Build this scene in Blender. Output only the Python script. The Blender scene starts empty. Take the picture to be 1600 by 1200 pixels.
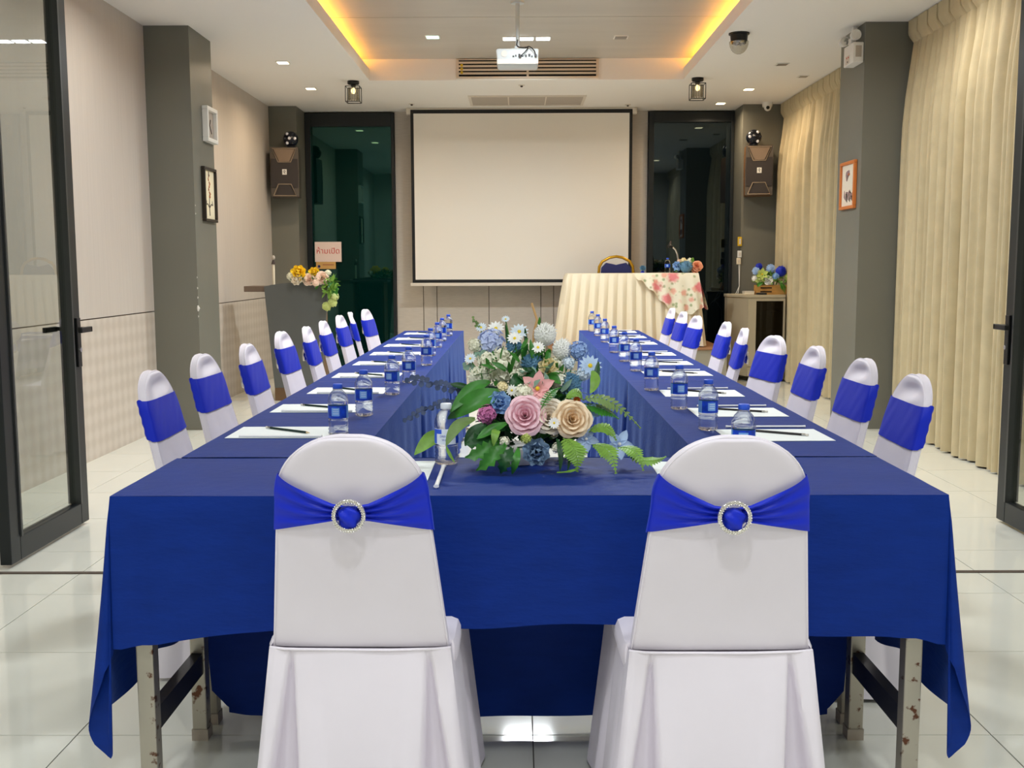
import bpy, bmesh, math, random
from math import pi, sin, cos, sqrt, radians
from mathutils import Vector, Matrix
random.seed(7)
SC = bpy.context.scene
COL = SC.collection

# ------------------------------------------------------------------ camera
CAM_X, CAM_H, PITCH, YAW, ROLL, FPX = -.0214, 1.2221, .111, .0058, -.0031, 1644.65
cd = bpy.data.cameras.new('camera')
cam = bpy.data.objects.new('camera', cd); COL.objects.link(cam)
cd.sensor_width = 36; cd.sensor_fit = 'HORIZONTAL'; cd.lens = 36 * FPX / 1600
cd.clip_start = .05; cd.clip_end = 100
cam.matrix_world = (Matrix.Translation((CAM_X, 0, CAM_H)) @ Matrix.Rotation(YAW, 4, 'Z')
                    @ Matrix.Rotation(pi / 2 - PITCH, 4, 'X') @ Matrix.Rotation(ROLL, 4, 'Z'))
SC.camera = cam

# ------------------------------------------------------------------ world, exposure
w = bpy.data.worlds.new('night'); SC.world = w; w.use_nodes = True
w.node_tree.nodes['Background'].inputs[0].default_value = (.02, .03, .05, 1)
w.node_tree.nodes['Background'].inputs[1].default_value = .15
SC.view_settings.view_transform = 'Standard'; SC.view_settings.look = 'None'
SC.view_settings.gamma = 1; SC.view_settings.use_curve_mapping = False
SC.view_settings.exposure = 0.1
cy = SC.cycles
cy.use_denoising = True
cy.max_bounces = 10; cy.diffuse_bounces = 5; cy.glossy_bounces = 5; cy.transmission_bounces = 8; cy.transparent_max_bounces = 12
cy.sample_clamp_indirect = 6; cy.caustics_reflective = False; cy.caustics_refractive = False

# lamp colours and powers (each lamp's light is made together with its fixture)
COOL = (.92, .97, 1); WARM = (1, .78, .54); NEUTRAL = (1, .95, .87); AMBER = (1, .45, .05)
P_FOYER, P_TRAY, P_SIDE, P_WARM, P_COVE = 20, 45, 10, 10, 50

def srgb(c):
    if max(c) > 1.0001: c = [v / 255 for v in c]
    return tuple((v / 12.92 if v <= .04045 else ((v + .055) / 1.055) ** 2.4) for v in c)

# ------------------------------------------------------------------ materials
def nn(t, kind, **kw):
    n = t.nodes.new(kind)
    for k, v in kw.items(): setattr(n, k, v)
    return n

def coords(t, scale=(1, 1, 1)):
    tc = nn(t, 'ShaderNodeTexCoord'); mp = nn(t, 'ShaderNodeMapping')
    mp.inputs['Scale'].default_value = scale
    t.links.new(tc.outputs['Object'], mp.inputs['Vector'])
    return mp.outputs['Vector']

def mat(name, col, rough=.5, metal=0, noise=None, bump=None, sheen=0, emit=None, estr=1, spec=.5, coat=0, trans=0, ior=1.45, aniso=(1, 1, 1), tint=None, alpha=1):
    m = bpy.data.materials.new(name); m.use_nodes = True
    t = m.node_tree; b = t.nodes['Principled BSDF']
    c = srgb(col)
    b.inputs['Base Color'].default_value = (*c, 1)
    b.inputs['Roughness'].default_value = rough; b.inputs['Metallic'].default_value = metal
    b.inputs['Specular IOR Level'].default_value = spec; b.inputs['IOR'].default_value = ior
    b.inputs['Sheen Weight'].default_value = sheen; b.inputs['Coat Weight'].default_value = coat
    b.inputs['Transmission Weight'].default_value = trans
    if sheen:
        b.inputs['Sheen Roughness'].default_value = .35
        if tint: b.inputs['Sheen Tint'].default_value = (*srgb(tint), 1)
    if emit:
        b.inputs['Emission Color'].default_value = (*srgb(emit), 1); b.inputs['Emission Strength'].default_value = estr
    if noise or bump: v = coords(t, aniso)
    if noise:
        sc_, amt = noise[:2]
        n = nn(t, 'ShaderNodeTexNoise'); n.inputs['Scale'].default_value = sc_; n.inputs['Detail'].default_value = 4
        t.links.new(v, n.inputs['Vector'])
        r = nn(t, 'ShaderNodeMapRange'); r.inputs['From Min'].default_value = .3; r.inputs['From Max'].default_value = .7
        r.inputs['To Min'].default_value = 1 - amt; r.inputs['To Max'].default_value = 1 + amt
        t.links.new(n.outputs['Fac'], r.inputs['Value'])
        mx = nn(t, 'ShaderNodeMix', data_type='RGBA', blend_type='MULTIPLY'); mx.inputs[0].default_value = 1
        mx.inputs[6].default_value = (*c, 1)
        t.links.new(r.outputs['Result'], mx.inputs[7]); t.links.new(mx.outputs[2], b.inputs['Base Color'])
    if bump:
        n = nn(t, 'ShaderNodeTexNoise'); n.inputs['Scale'].default_value = bump[0]; n.inputs['Detail'].default_value = 3
        t.links.new(v, n.inputs['Vector'])
        bp = nn(t, 'ShaderNodeBump'); bp.inputs['Strength'].default_value = bump[1]; bp.inputs['Distance'].default_value = bump[2] if len(bump) > 2 else .003
        t.links.new(n.outputs['Fac'], bp.inputs['Height']); t.links.new(bp.outputs['Normal'], b.inputs['Normal'])
    return m

def glass_mat(name, tint, f0=1.5, gloss=.0, clear=.93):
    """thin clear sheet: fresnel mix of tinted transparent and glossy"""
    m = bpy.data.materials.new(name); m.use_nodes = True; t = m.node_tree
    t.nodes.remove(t.nodes['Principled BSDF']); out = t.nodes['Material Output']
    tr = nn(t, 'ShaderNodeBsdfTransparent'); tr.inputs[0].default_value = (*[clear * x for x in srgb(tint)], 1)
    gl = nn(t, 'ShaderNodeBsdfGlossy'); gl.inputs['Roughness'].default_value = gloss
    fr = nn(t, 'ShaderNodeFresnel'); fr.inputs[0].default_value = f0
    mx = nn(t, 'ShaderNodeMixShader')
    ge = nn(t, 'ShaderNodeNewGeometry'); iv = nn(t, 'ShaderNodeMath', operation='SUBTRACT'); iv.inputs[0].default_value = 1; t.links.new(ge.outputs['Backfacing'], iv.inputs[1])
    mu = nn(t, 'ShaderNodeMath', operation='MULTIPLY'); t.links.new(fr.outputs[0], mu.inputs[0]); t.links.new(iv.outputs[0], mu.inputs[1])
    t.links.new(mu.outputs[0], mx.inputs[0]); t.links.new(tr.outputs[0], mx.inputs[1]); t.links.new(gl.outputs[0], mx.inputs[2])
    t.links.new(mx.outputs[0], out.inputs[0])
    return m

def water_mat(name):
    """clear bottle filled with water: part plain see-through, part refracting"""
    m = bpy.data.materials.new(name); m.use_nodes = True; t = m.node_tree
    b = t.nodes['Principled BSDF']; out = t.nodes['Material Output']
    b.inputs['Base Color'].default_value = (.95, .98, 1, 1); b.inputs['Roughness'].default_value = .03
    b.inputs['Transmission Weight'].default_value = 1; b.inputs['IOR'].default_value = 1.25
    tr = nn(t, 'ShaderNodeBsdfTransparent'); tr.inputs[0].default_value = (.97, .98, 1, 1)
    mx = nn(t, 'ShaderNodeMixShader'); mx.inputs[0].default_value = .55
    t.links.new(tr.outputs[0], mx.inputs[1]); t.links.new(b.outputs[0], mx.inputs[2]); t.links.new(mx.outputs[0], out.inputs[0])
    return m

def lattice_mat(name, a, b_, k):
    m = bpy.data.materials.new(name); m.use_nodes = True; t = m.node_tree; b = t.nodes['Principled BSDF']
    v = coords(t); s = nn(t, 'ShaderNodeSeparateXYZ'); t.links.new(v, s.inputs[0])
    def M(op, x, y=None):
        n = nn(t, 'ShaderNodeMath', operation=op)
        for i, q in enumerate((x, y)):
            if q is None: continue
            if isinstance(q, (int, float)): n.inputs[i].default_value = q
            else: t.links.new(q, n.inputs[i])
        return n.outputs[0]
    p = M('SINE', M('MULTIPLY', M('ADD', s.outputs[1], s.outputs[2]), k)); q = M('SINE', M('MULTIPLY', M('SUBTRACT', s.outputs[1], s.outputs[2]), k))
    f = M('MULTIPLY', p, q)
    no = nn(t, 'ShaderNodeTexNoise'); no.inputs['Scale'].default_value = 5; t.links.new(v, no.inputs['Vector'])
    f = M('ADD', f, M('MULTIPLY', M('SUBTRACT', no.outputs['Fac'], .5), 1.5))
    r = nn(t, 'ShaderNodeMapRange'); r.inputs['From Min'].default_value = -.7; r.inputs['From Max'].default_value = .7; t.links.new(f, r.inputs['Value'])
    mx = nn(t, 'ShaderNodeMix', data_type='RGBA'); mx.inputs[6].default_value = (*srgb(a), 1); mx.inputs[7].default_value = (*srgb(b_), 1)
    t.links.new(r.outputs[0], mx.inputs[0]); t.links.new(mx.outputs[2], b.inputs['Base Color'])
    b.inputs['Roughness'].default_value = .6
    return m

def floral_mat(name):
    m = bpy.data.materials.new(name); m.use_nodes = True; t = m.node_tree; b = t.nodes['Principled BSDF']
    v = coords(t); base = (*srgb((228, 222, 200)), 1)
    prev = None
    for sc_, lo, hi, col in ((17, .16, .34, (150, 164, 120)), (8.5, .18, .36, (222, 160, 140)), (5.6, .22, .42, (220, 112, 122))):
        vo = nn(t, 'ShaderNodeTexVoronoi'); vo.inputs['Scale'].default_value = sc_; t.links.new(v, vo.inputs['Vector'])
        no = nn(t, 'ShaderNodeTexNoise'); no.inputs['Scale'].default_value = 30; t.links.new(v, no.inputs['Vector'])
        ad = nn(t, 'ShaderNodeMath', operation='MULTIPLY_ADD'); ad.inputs[1].default_value = .35; t.links.new(no.outputs['Fac'], ad.inputs[0]); t.links.new(vo.outputs['Distance'], ad.inputs[2])
        r = nn(t, 'ShaderNodeMapRange'); r.inputs['From Min'].default_value = lo + .17; r.inputs['From Max'].default_value = hi + .17
        r.inputs['To Min'].default_value = .9; r.inputs['To Max'].default_value = 0; t.links.new(ad.outputs[0], r.inputs['Value'])
        mx = nn(t, 'ShaderNodeMix', data_type='RGBA'); mx.inputs[7].default_value = (*srgb(col), 1)
        if prev: t.links.new(prev, mx.inputs[6])
        else: mx.inputs[6].default_value = base
        t.links.new(r.outputs[0], mx.inputs[0]); prev = mx.outputs[2]
    t.links.new(prev, b.inputs['Base Color']); b.inputs['Roughness'].default_value = .8
    return m

def rust_mat(name):
    m = mat(name, (176, 170, 158), .38, .75, bump=(40, .15))
    t = m.node_tree; b = t.nodes['Principled BSDF']; v = coords(t)
    no = nn(t, 'ShaderNodeTexNoise'); no.inputs['Scale'].default_value = 38; no.inputs['Detail'].default_value = 6; t.links.new(v, no.inputs['Vector'])
    r = nn(t, 'ShaderNodeMapRange'); r.inputs['From Min'].default_value = .60; r.inputs['From Max'].default_value = .66; t.links.new(no.outputs['Fac'], r.inputs['Value'])
    mx = nn(t, 'ShaderNodeMix', data_type='RGBA'); mx.inputs[6].default_value = (*srgb((176, 170, 158)), 1); mx.inputs[7].default_value = (*srgb((96, 62, 46)), 1)
    t.links.new(r.outputs[0], mx.inputs[0]); t.links.new(mx.outputs[2], b.inputs['Base Color'])
    return m

def translucent(m, col, fac):
    t = m.node_tree; out = t.nodes['Material Output']; b = t.nodes['Principled BSDF']
    tr = nn(t, 'ShaderNodeBsdfTranslucent'); tr.inputs[0].default_value = (*srgb(col), 1)
    mx = nn(t, 'ShaderNodeMixShader'); mx.inputs[0].default_value = fac
    t.links.new(b.outputs[0], mx.inputs[1]); t.links.new(tr.outputs[0], mx.inputs[2]); t.links.new(mx.outputs[0], out.inputs[0])
    return m

M = {}
M['tile'] = mat('porcelain_tile', (227, 227, 216), .07, noise=(1.6, .035), spec=.55)
M['grout'] = mat('grout', (112, 110, 100), .8)
M['ceil'] = mat('ceiling_paint', (236, 232, 226), .9)
M['ceilpanel'] = mat('satin_ceiling_panel', (186, 180, 170), .38, noise=(3, .05), aniso=(.3, 2, 1))
M['wallpaper'] = mat('fibre_wallpaper', (192, 183, 173), .85, noise=(26, .03), bump=(60, .12), aniso=(1.6, 1.6, .06))
M['lattice'] = lattice_mat('lattice_wallpaper', (202, 192, 180), (190, 179, 166), 30)
M['column'] = mat('olive_grey_paint', (112, 111, 101), .45, noise=(2, .03))
M['chip'] = mat('bare_plaster', (220, 216, 208), .9)
M['backwall'] = mat('linen_wall_panel', (196, 187, 176), .85, noise=(40, .05), bump=(90, .2), aniso=(.3, 1, 2))
M['groove'] = mat('groove', (92, 80, 70), .9)
M['frame'] = mat('dark_aluminium', (38, 42, 44), .35, .3)
M['framegrey'] = mat('anodised_aluminium', (78, 80, 80), .35, .5)
M['black'] = mat('black_plastic', (18, 18, 19), .4)
M['blackrub'] = mat('black_rubber', (12, 12, 12), .8)
M['nightglass_g'] = mat('green_night_glass', (2, 30, 28), .02, spec=.8, ior=1.6)
M['nightglass_g'].node_tree.nodes['Principled BSDF'].inputs['Specular Tint'].default_value = (.35, .8, .75, 1)
M['nightglass_b'] = mat('blue_night_glass', (3, 8, 12), .02, spec=.8, ior=1.6)
M['nightglass_b'].node_tree.nodes['Principled BSDF'].inputs['Specular Tint'].default_value = (.6, .8, .95, 1)
M['clear'] = glass_mat('clear_door_glass', (236, 240, 238), 1.5)
M['foyerwall'] = mat('foyer_paint', (205, 200, 190), .8)
M['curtain'] = mat('khaki_curtain_fabric', (190, 176, 142), .75, sheen=.2, noise=(9, .07), bump=(160, .2), tint=(240, 225, 190))
M['navy'] = translucent(mat('navy_cloth', (12, 46, 130), .55, spec=.15, sheen=.18, noise=(9, .08), bump=(26, .4, .004), tint=(130, 168, 240), aniso=(1, 1, 3.2)), (24, 54, 118), .10)
M['cover'] = mat('white_stretch_cover', (230, 223, 233), .55, sheen=.15, bump=(7, .18, .01), noise=(6, .02))
M['sash'] = mat('royal_blue_sash', (18, 42, 192), .42, spec=.3, sheen=.3, bump=(90, .1), tint=(120, 140, 255))
M['silver'] = mat('rhinestone_silver', (235, 232, 226), .12, .9)
M['steel'] = rust_mat('worn_steel_tube')
M['darkbar'] = mat('dark_painted_bar', (38, 38, 44), .4, noise=(20, .2))
M['ply'] = mat('laminate_board', (190, 180, 160), .5)
M['water'] = water_mat('clear_water_bottle')
M['cap'] = mat('blue_cap', (50, 92, 214), .4)
M['capw'] = mat('white_cap', (232, 238, 246), .4)
M['labelb'] = mat('blue_label', (22, 66, 190), .35, noise=(70, .35))
M['labell'] = mat('pale_blue_label', (120, 170, 236), .35)
M['labelw'] = mat('white_label', (226, 234, 246), .35)
M['paper'] = mat('white_paper', (238, 243, 242), .8)
M['pencil_g'] = mat('green_pencil', (22, 48, 44), .35)
M['pencil_k'] = mat('black_pencil', (36, 32, 34), .35)
M['wood'] = mat('pencil_wood', (214, 190, 150), .6)
M['eraser'] = mat('eraser', (220, 214, 204), .6)
M['straw'] = mat('wrapped_straw', (240, 240, 242), .6)
M['screen'] = mat('screen_fabric', (232, 226, 216), .9)
M['white'] = mat('white_plastic', (228, 226, 220), .4)
M['projwhite'] = mat('projector_shell', (196, 202, 202), .4)
M['white2'] = mat('off_white_metal', (214, 204, 190), .45)
M['ivoryslat'] = mat('ivory_grille', (216, 200, 180), .5)
M['greyfilter'] = mat('grey_filter', (176, 166, 154), .8, noise=(60, .05), aniso=(.2, 3, 1))
M['dark'] = mat('dark_void', (14, 13, 12), .9)
M['yellow'] = mat('yellow_tag', (214, 176, 30), .5)
M['lens_w'] = mat('lit_warm_lens', (255, 240, 214), .5, emit=(255, 226, 170), estr=7)
M['lens_c'] = mat('lit_cool_lens', (255, 255, 255), .5, emit=(236, 250, 255), estr=7)
M['lens_g'] = mat('lit_greenish_lens', (255, 255, 255), .5, emit=(170, 245, 225), estr=3)
M['lens_off'] = mat('unlit_lens', (120, 112, 104), .3)
M['amberled'] = mat('amber_led_strip', (255, 180, 70), .5, emit=(255, 170, 60), estr=6)
M['bulbglass'] = glass_mat('lamp_glass', (235, 232, 225), 1.7)
M['bulb'] = mat('bulb_glow', (255, 240, 210), .3, emit=(255, 230, 170), estr=2)
M['spk'] = mat('speaker_grille', (52, 46, 44), .7, bump=(300, .4))
M['spkbox'] = mat('speaker_cabinet', (84, 76, 68), .5)
M['spkbrown'] = mat('speaker_side', (112, 78, 44), .5)
M['spktrim'] = mat('speaker_trim', (150, 132, 112), .4)
M['spkhorn'] = mat('speaker_horn', (128, 108, 90), .6)
M['chrome'] = mat('chrome', (222, 222, 220), .12, 1)
M['lensdot'] = mat('effect_lens', (225, 225, 235), .1, spec=1)
M['effect'] = mat('effect_lamp_body', (16, 20, 32), .3)
M['cream'] = mat('cream_satin_skirt', (232, 220, 194), .6, sheen=.25, bump=(20, .2, .004), tint=(255, 245, 220))
M['floral'] = floral_mat('rose_print_cloth')
M['gold'] = mat('gold_frame', (190, 146, 40), .28, .7)
M['bluepad'] = mat('navy_dotted_fabric', (40, 44, 96), .8, noise=(160, .5))
M['carpet'] = mat('brown_carpet', (140, 100, 66), .95, bump=(200, .4))
M['stage'] = mat('grey_stage_face', (150, 144, 128), .8)
M['podium'] = mat('dark_grey_laminate', (92, 94, 92), .5)
M['brown'] = mat('brown_laminate', (104, 78, 52), .5)
M['taupe'] = mat('taupe_laminate', (110, 92, 78), .5)
M['cabinet'] = mat('pale_cabinet', (176, 164, 138), .5)
M['cabglass'] = glass_mat('cabinet_glass', (120, 110, 100), 1.5)
M['box'] = mat('wooden_box', (190, 140, 72), .6, noise=(14, .2), aniso=(.3, 1, 3))
M['orangewood'] = mat('orange_wood_frame', (198, 112, 48), .45)
M['darkwood'] = mat('black_brown_frame', (42, 34, 26), .4)
M['creampaper'] = mat('cream_art_paper', (232, 222, 190), .7)
M['palepaper'] = mat('pale_art_paper', (222, 212, 194), .7)
M['ink'] = mat('dark_ink', (74, 62, 56), .8)
M['inkred'] = mat('rust_ink', (176, 110, 76), .8)
M['inkmauve'] = mat('mauve_ink', (150, 124, 122), .8)
M['sign'] = mat('pale_sign_paper', (238, 212, 200), .7)
M['signred'] = mat('sign_red', (206, 66, 58), .7)
M['signyel'] = mat('yellow_notice', (206, 160, 92), .6)
FC = dict(pink=(255, 214, 224), cream=(254, 244, 226), peach=(255, 232, 198), white=(252, 252, 248), salmon=(250, 188, 188), ivory=(248, 247, 226),
          skyblue=(160, 198, 240), magenta=(206, 120, 172), greyblue=(134, 162, 190), paleblue=(190, 214, 244), cream2=(252, 251, 234), steel=(112, 158, 188),
          butter=(252, 238, 190), delph=(200, 212, 246), icy=(228, 240, 250), delph2=(158, 188, 236), orange=(240, 120, 40), lime=(190, 204, 104),
          royal=(34, 56, 196), gold=(255, 222, 50), blush=(252, 226, 204), palegreen=(222, 230, 160), rust=(246, 178, 140))
for k, c in FC.items(): M['f_' + k] = translucent(mat('petal_' + k, c, .6, sheen=.1, noise=(45, .05)), c, .12)
M['leaf'] = mat('green_leaf', (52, 118, 36), .4, noise=(30, .25))
M['leafd'] = mat('dark_green_leaf', (24, 74, 30), .4, noise=(30, .25))
M['leafl'] = mat('light_green_leaf', (116, 158, 60), .45, noise=(30, .25))
M['fern'] = mat('fern_green', (104, 132, 70), .5, noise=(30, .2))
M['eucg'] = mat('eucalyptus_green', (128, 160, 142), .6, noise=(30, .15))
M['eucb'] = mat('slate_eucalyptus', (58, 72, 104), .6, noise=(30, .2))
M['twig'] = mat('tan_twig', (196, 156, 104), .7)

# ------------------------------------------------------------------ mesh builder
class MB:
    def __init__(s): s.v = []; s.f = []
    def add(s, V, F):
        o = len(s.v); s.v += [tuple(p) for p in V]; s.f += [tuple(i + o for i in f) for f in F]; return s
    def box(s, x0, x1, y0, y1, z0, z1):
        return s.add([(x0, y0, z0), (x1, y0, z0), (x1, y1, z0), (x0, y1, z0), (x0, y0, z1), (x1, y0, z1), (x1, y1, z1), (x0, y1, z1)],
                     [(3, 2, 1, 0), (4, 5, 6, 7), (0, 1, 5, 4), (1, 2, 6, 5), (2, 3, 7, 6), (3, 0, 4, 7)])
    def bar(s, p0, p1, wx, wy):
        """square bar between two points"""
        p0 = Vector(p0); p1 = Vector(p1); d = (p1 - p0).normalized()
        a = d.cross(Vector((0, 0, 1)) if abs(d.z) < .9 else Vector((1, 0, 0))).normalized(); b = d.cross(a)
        V = [p + a * i * wx / 2 + b * j * wy / 2 for p in (p0, p1) for i, j in ((-1, -1), (1, -1), (1, 1), (-1, 1))]
        return s.add(V, [(3, 2, 1, 0), (4, 5, 6, 7), (0, 1, 5, 4), (1, 2, 6, 5), (2, 3, 7, 6), (3, 0, 4, 7)])
    def tube(s, pts, r, n=8, cap=True):
        P = [Vector(p) for p in pts]; m = len(P); R = r if isinstance(r, (list, tuple)) else [r] * m
        V = []; F = []; ref = None
        for i, p in enumerate(P):
            d = (P[min(i + 1, m - 1)] - P[max(i - 1, 0)]).normalized()
            if ref is None: ref = d.cross(Vector((0, 0, 1)) if abs(d.z) < .9 else Vector((1, 0, 0))).normalized()
            ref = (ref - d * ref.dot(d)).normalized(); b = d.cross(ref)
            V += [p + (ref * cos(2 * pi * k / n) + b * sin(2 * pi * k / n)) * R[i] for k in range(n)]
        for i in range(m - 1):
            for k in range(n): F.append((i * n + k, i * n + (k + 1) % n, (i + 1) * n + (k + 1) % n, (i + 1) * n + k))
        if cap: F.append(tuple(range(n - 1, -1, -1))); F.append(tuple((m - 1) * n + k for k in range(n)))
        return s.add(V, F)
    def lathe(s, prof, n=20, c=(0, 0, 0), sx=1, sy=1, axis='Z'):
        V = []; F = []; m = len(prof)
        for r, z in prof:
            for k in range(n):
                a = 2 * pi * k / n; x, y = r * cos(a) * sx, r * sin(a) * sy
                q = (x, y, z) if axis == 'Z' else ((x, z, y) if axis == 'Y' else (z, x, y))
                V.append((c[0] + q[0], c[1] + q[1], c[2] + q[2]))
        for i in range(m - 1):
            for k in range(n): F.append((i * n + k, i * n + (k + 1) % n, (i + 1) * n + (k + 1) % n, (i + 1) * n + k))
        if prof[0][0] > 1e-6: F.append(tuple(range(n - 1, -1, -1)))
        if prof[-1][0] > 1e-6: F.append(tuple((m - 1) * n + k for k in range(n)))
        return s.add(V, F)
    def ball(s, c, r, n=12, m=8, sx=1, sy=1, sz=1):
        return s.lathe([(r * sin(pi * i / m) + (1e-7), -r * sz * cos(pi * i / m)) for i in range(m + 1)], n, c, sx, sy)
    def grid(s, fn, nu, nv, cu=False):
        V = [fn(i / nu, j / nv) for j in range(nv + 1) for i in range(nu + (0 if cu else 1))]
        wd = nu if cu else nu + 1; F = []
        for j in range(nv):
            for i in range(nu):
                a = j * wd + i; b = j * wd + (i + 1) % wd; F.append((a, b, b + wd, a + wd))
        return s.add(V, F)
    def prism(s, poly, a0, a1, plane='XZ'):
        """extrude a 2D polygon: XZ along Y, YZ along X, XY along Z"""
        n = len(poly)
        f = {'XZ': lambda p, t: (p[0], t, p[1]), 'YZ': lambda p, t: (t, p[0], p[1]), 'XY': lambda p, t: (p[0], p[1], t)}[plane]
        V = [f(p, a0) for p in poly] + [f(p, a1) for p in poly]
        F = [tuple(range(n)), tuple(range(2 * n - 1, n - 1, -1))] + [(i, i + n, (i + 1) % n + n, (i + 1) % n) for i in range(n)]
        return s.add(V, F)
    def mesh(s, name, mt, smooth=False, bevel=0, solid=0):
        me = bpy.data.meshes.new(name); me.from_pydata([tuple(v) for v in s.v], [], s.f)
        bm = bmesh.new(); bm.from_mesh(me)
        if bevel:
            bmesh.ops.bevel(bm, geom=list(bm.edges), offset=bevel, segments=2, affect='EDGES', profile=.5, clamp_overlap=True)
        bmesh.ops.recalc_face_normals(bm, faces=bm.faces)
        if solid: bmesh.ops.solidify(bm, geom=list(bm.faces), thickness=solid)
        bm.to_mesh(me); bm.free()
        if mt: me.materials.append(M[mt] if isinstance(mt, str) else mt)
        if smooth:
            me.polygons.foreach_set('use_smooth', [True] * len(me.polygons))
            me.set_sharp_from_angle(angle=radians(50 if smooth is True else smooth))
        return me

def obj(name, mb, mt=None, parent=None, smooth=False, bevel=0, solid=0, world=True, loc=None, rot=None, kind=None, label=None):
    """one mesh object; with world=True the coordinates are world ones even under a parent"""
    me = mb.mesh(name, mt, smooth, bevel, solid) if isinstance(mb, MB) else mb
    o = bpy.data.objects.new(name, me); COL.objects.link(o)
    if parent:
        o.parent = parent
        if world: o.matrix_parent_inverse = root_matrix(parent).inverted()
    if loc: o.location = loc
    if rot: o.rotation_euler = rot
    if kind: o['kind'] = kind
    if label: o['label'] = label
    return o

def root_matrix(o):
    m = Matrix.Translation(o.location) @ o.rotation_euler.to_matrix().to_4x4()
    return root_matrix(o.parent) @ o.matrix_parent_inverse @ m if o.parent else m

def tag(o, label, cat, group=None, kind=None):
    o['label'] = label; o['category'] = cat
    if group: o['group'] = group
    if kind: o['kind'] = kind
    return o

def thing(name, label, cat, loc=(0, 0, 0), rz=0, group=None, kind=None):
    o = bpy.data.objects.new(name, None); COL.objects.link(o); o.location = loc; o.rotation_euler = (0, 0, rz)
    o.empty_display_size = .1
    return tag(o, label, cat, group, kind)

def copy_tree(o, parent=None):
    c = o.copy(); COL.objects.link(c)
    if parent: c.parent = parent
    for ch in list(o.children): copy_tree(ch, c)
    return c

def struct(name, mb, mt, label, cat, **kw):
    o = obj(name, mb, mt, **kw); return tag(o, label, cat, kind='structure')

def area(name, loc, size, power, col, rot=(0, 0, 0), sy=None, spread=pi):
    l = bpy.data.lights.new(name, 'AREA'); l.energy = power; l.color = col; l.size = size; l.spread = spread
    if sy: l.shape = 'RECTANGLE'; l.size_y = sy
    o = bpy.data.objects.new(name, l); COL.objects.link(o); o.location = loc; o.rotation_euler = rot
    return o

ORD = ['first', 'second', 'third', 'fourth', 'fifth', 'sixth', 'seventh', 'eighth', 'ninth']

# ================================================================== THE SETTING
CE = 2.97; XL, XR = -2.74, 2.97; YB = 12.2; YT = 4.12; FX = 3.4; FY = -3.4
# ---- floor: slab with single tiles
floor = struct('floor', MB().box(-FX - .1, FX + .1, FY - .1, YB + .2, -.12, -.003), 'grout', 'glossy pale porcelain tiled floor under the whole room', 'floor')
TX, TY, TS, G = -1.185, 2.644, .6, .0035
tile_me = MB().box(G / 2, TS - G / 2, G / 2, TS - G / 2, -.0029, 0).mesh('tile', 'tile', bevel=0)
rest = MB()
for i in range(-5, 9):
    for j in range(-11, 17):
        x = TX + i * TS; y = TY + j * TS
        if x + TS < -FX - .1 or x > FX or y + TS < FY or y > YB: continue
        if -2.8 - TS < x < 3.0 and y > 1.3:
            o = obj('tile', tile_me, None, floor, world=False); o.location = (x, y, 0)
        else:
            rest.box(x + G / 2, x + TS - G / 2, y + G / 2, y + TS - G / 2, -.0029, 0)
obj('foyer_tiles', rest, 'tile', floor, kind='stuff')
tr = MB().box(-2.3, 2.45, YT - .012, YT + .012, 0, .004)
struct('trim_1', tr, 'groove', 'dark metal door track strip across the tiled floor', 'trim')

# ---- ceiling with raised tray
HX0, HX1, HY0, HY1, LIP, UP = -1.415, 1.54, 4.6, 10.17, 3.075, 3.165
cl = MB()
cl.box(-FX, FX, FY, YT - .06, CE, LIP)
cl.box(XL - .1, HX0, YT - .06, YB + .1, CE, LIP); cl.box(HX1, XR + .1, YT - .06, YB + .1, CE, LIP)
cl.box(HX0, HX1, YT - .06, HY0, CE, UP); cl.box(HX0, HX1, HY1, YB + .1, CE, UP)
ceiling = struct('ceiling', cl, 'ceil', 'off-white lower ceiling running round the recessed centre tray', 'ceiling')
for y0, y1 in ((HY0 - .3, 8.502), (8.512, HY1 + .02)):
    obj('ceiling_panel', MB().box(HX0 - .32, HX1 + .32, y0, y1, UP, UP + .02), 'ceilpanel', ceiling)
obj('tray_backing', MB().box(HX0 - .33, HX1 + .33, HY0 - .3, HY1 + .1, UP + .021, UP + .04), 'dark', ceiling)
for x0, x1 in ((HX0 - .34, HX0 - .32), (HX1 + .32, HX1 + .34)):
    obj('cove_side', MB().box(x0, x1, HY0 - .3, HY1 + .1, LIP, UP + .02), 'ceil', ceiling)
for x0, x1, n in ((HX0 - .3, HX0, 'a'), (HX1, HX1 + .3, 'b')):
    obj('cove_end', MB().box(x0, x1, HY1, HY1 + .02, LIP, UP), 'ceil', ceiling)
for x, nm in ((HX0 - .17, 'cove light strip hidden above the ceiling lip along the wall side'), (HX1 + .17, 'cove light strip hidden above the ceiling lip along the curtain side')):
    t_ = thing('cove_light', nm, 'light', (x, 7.4, LIP), group='amber cove lights')
    obj('led_strip', MB().box(x - .008, x + .008, HY0 + .1, HY1 - .06, LIP + .001, LIP + .008), 'amberled', t_)
    area('cove_lamp', (x, (HY0 + HY1) / 2, LIP + .012), .03, P_COVE, AMBER, (pi, 0, 0), sy=HY1 - HY0 - .2)

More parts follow.
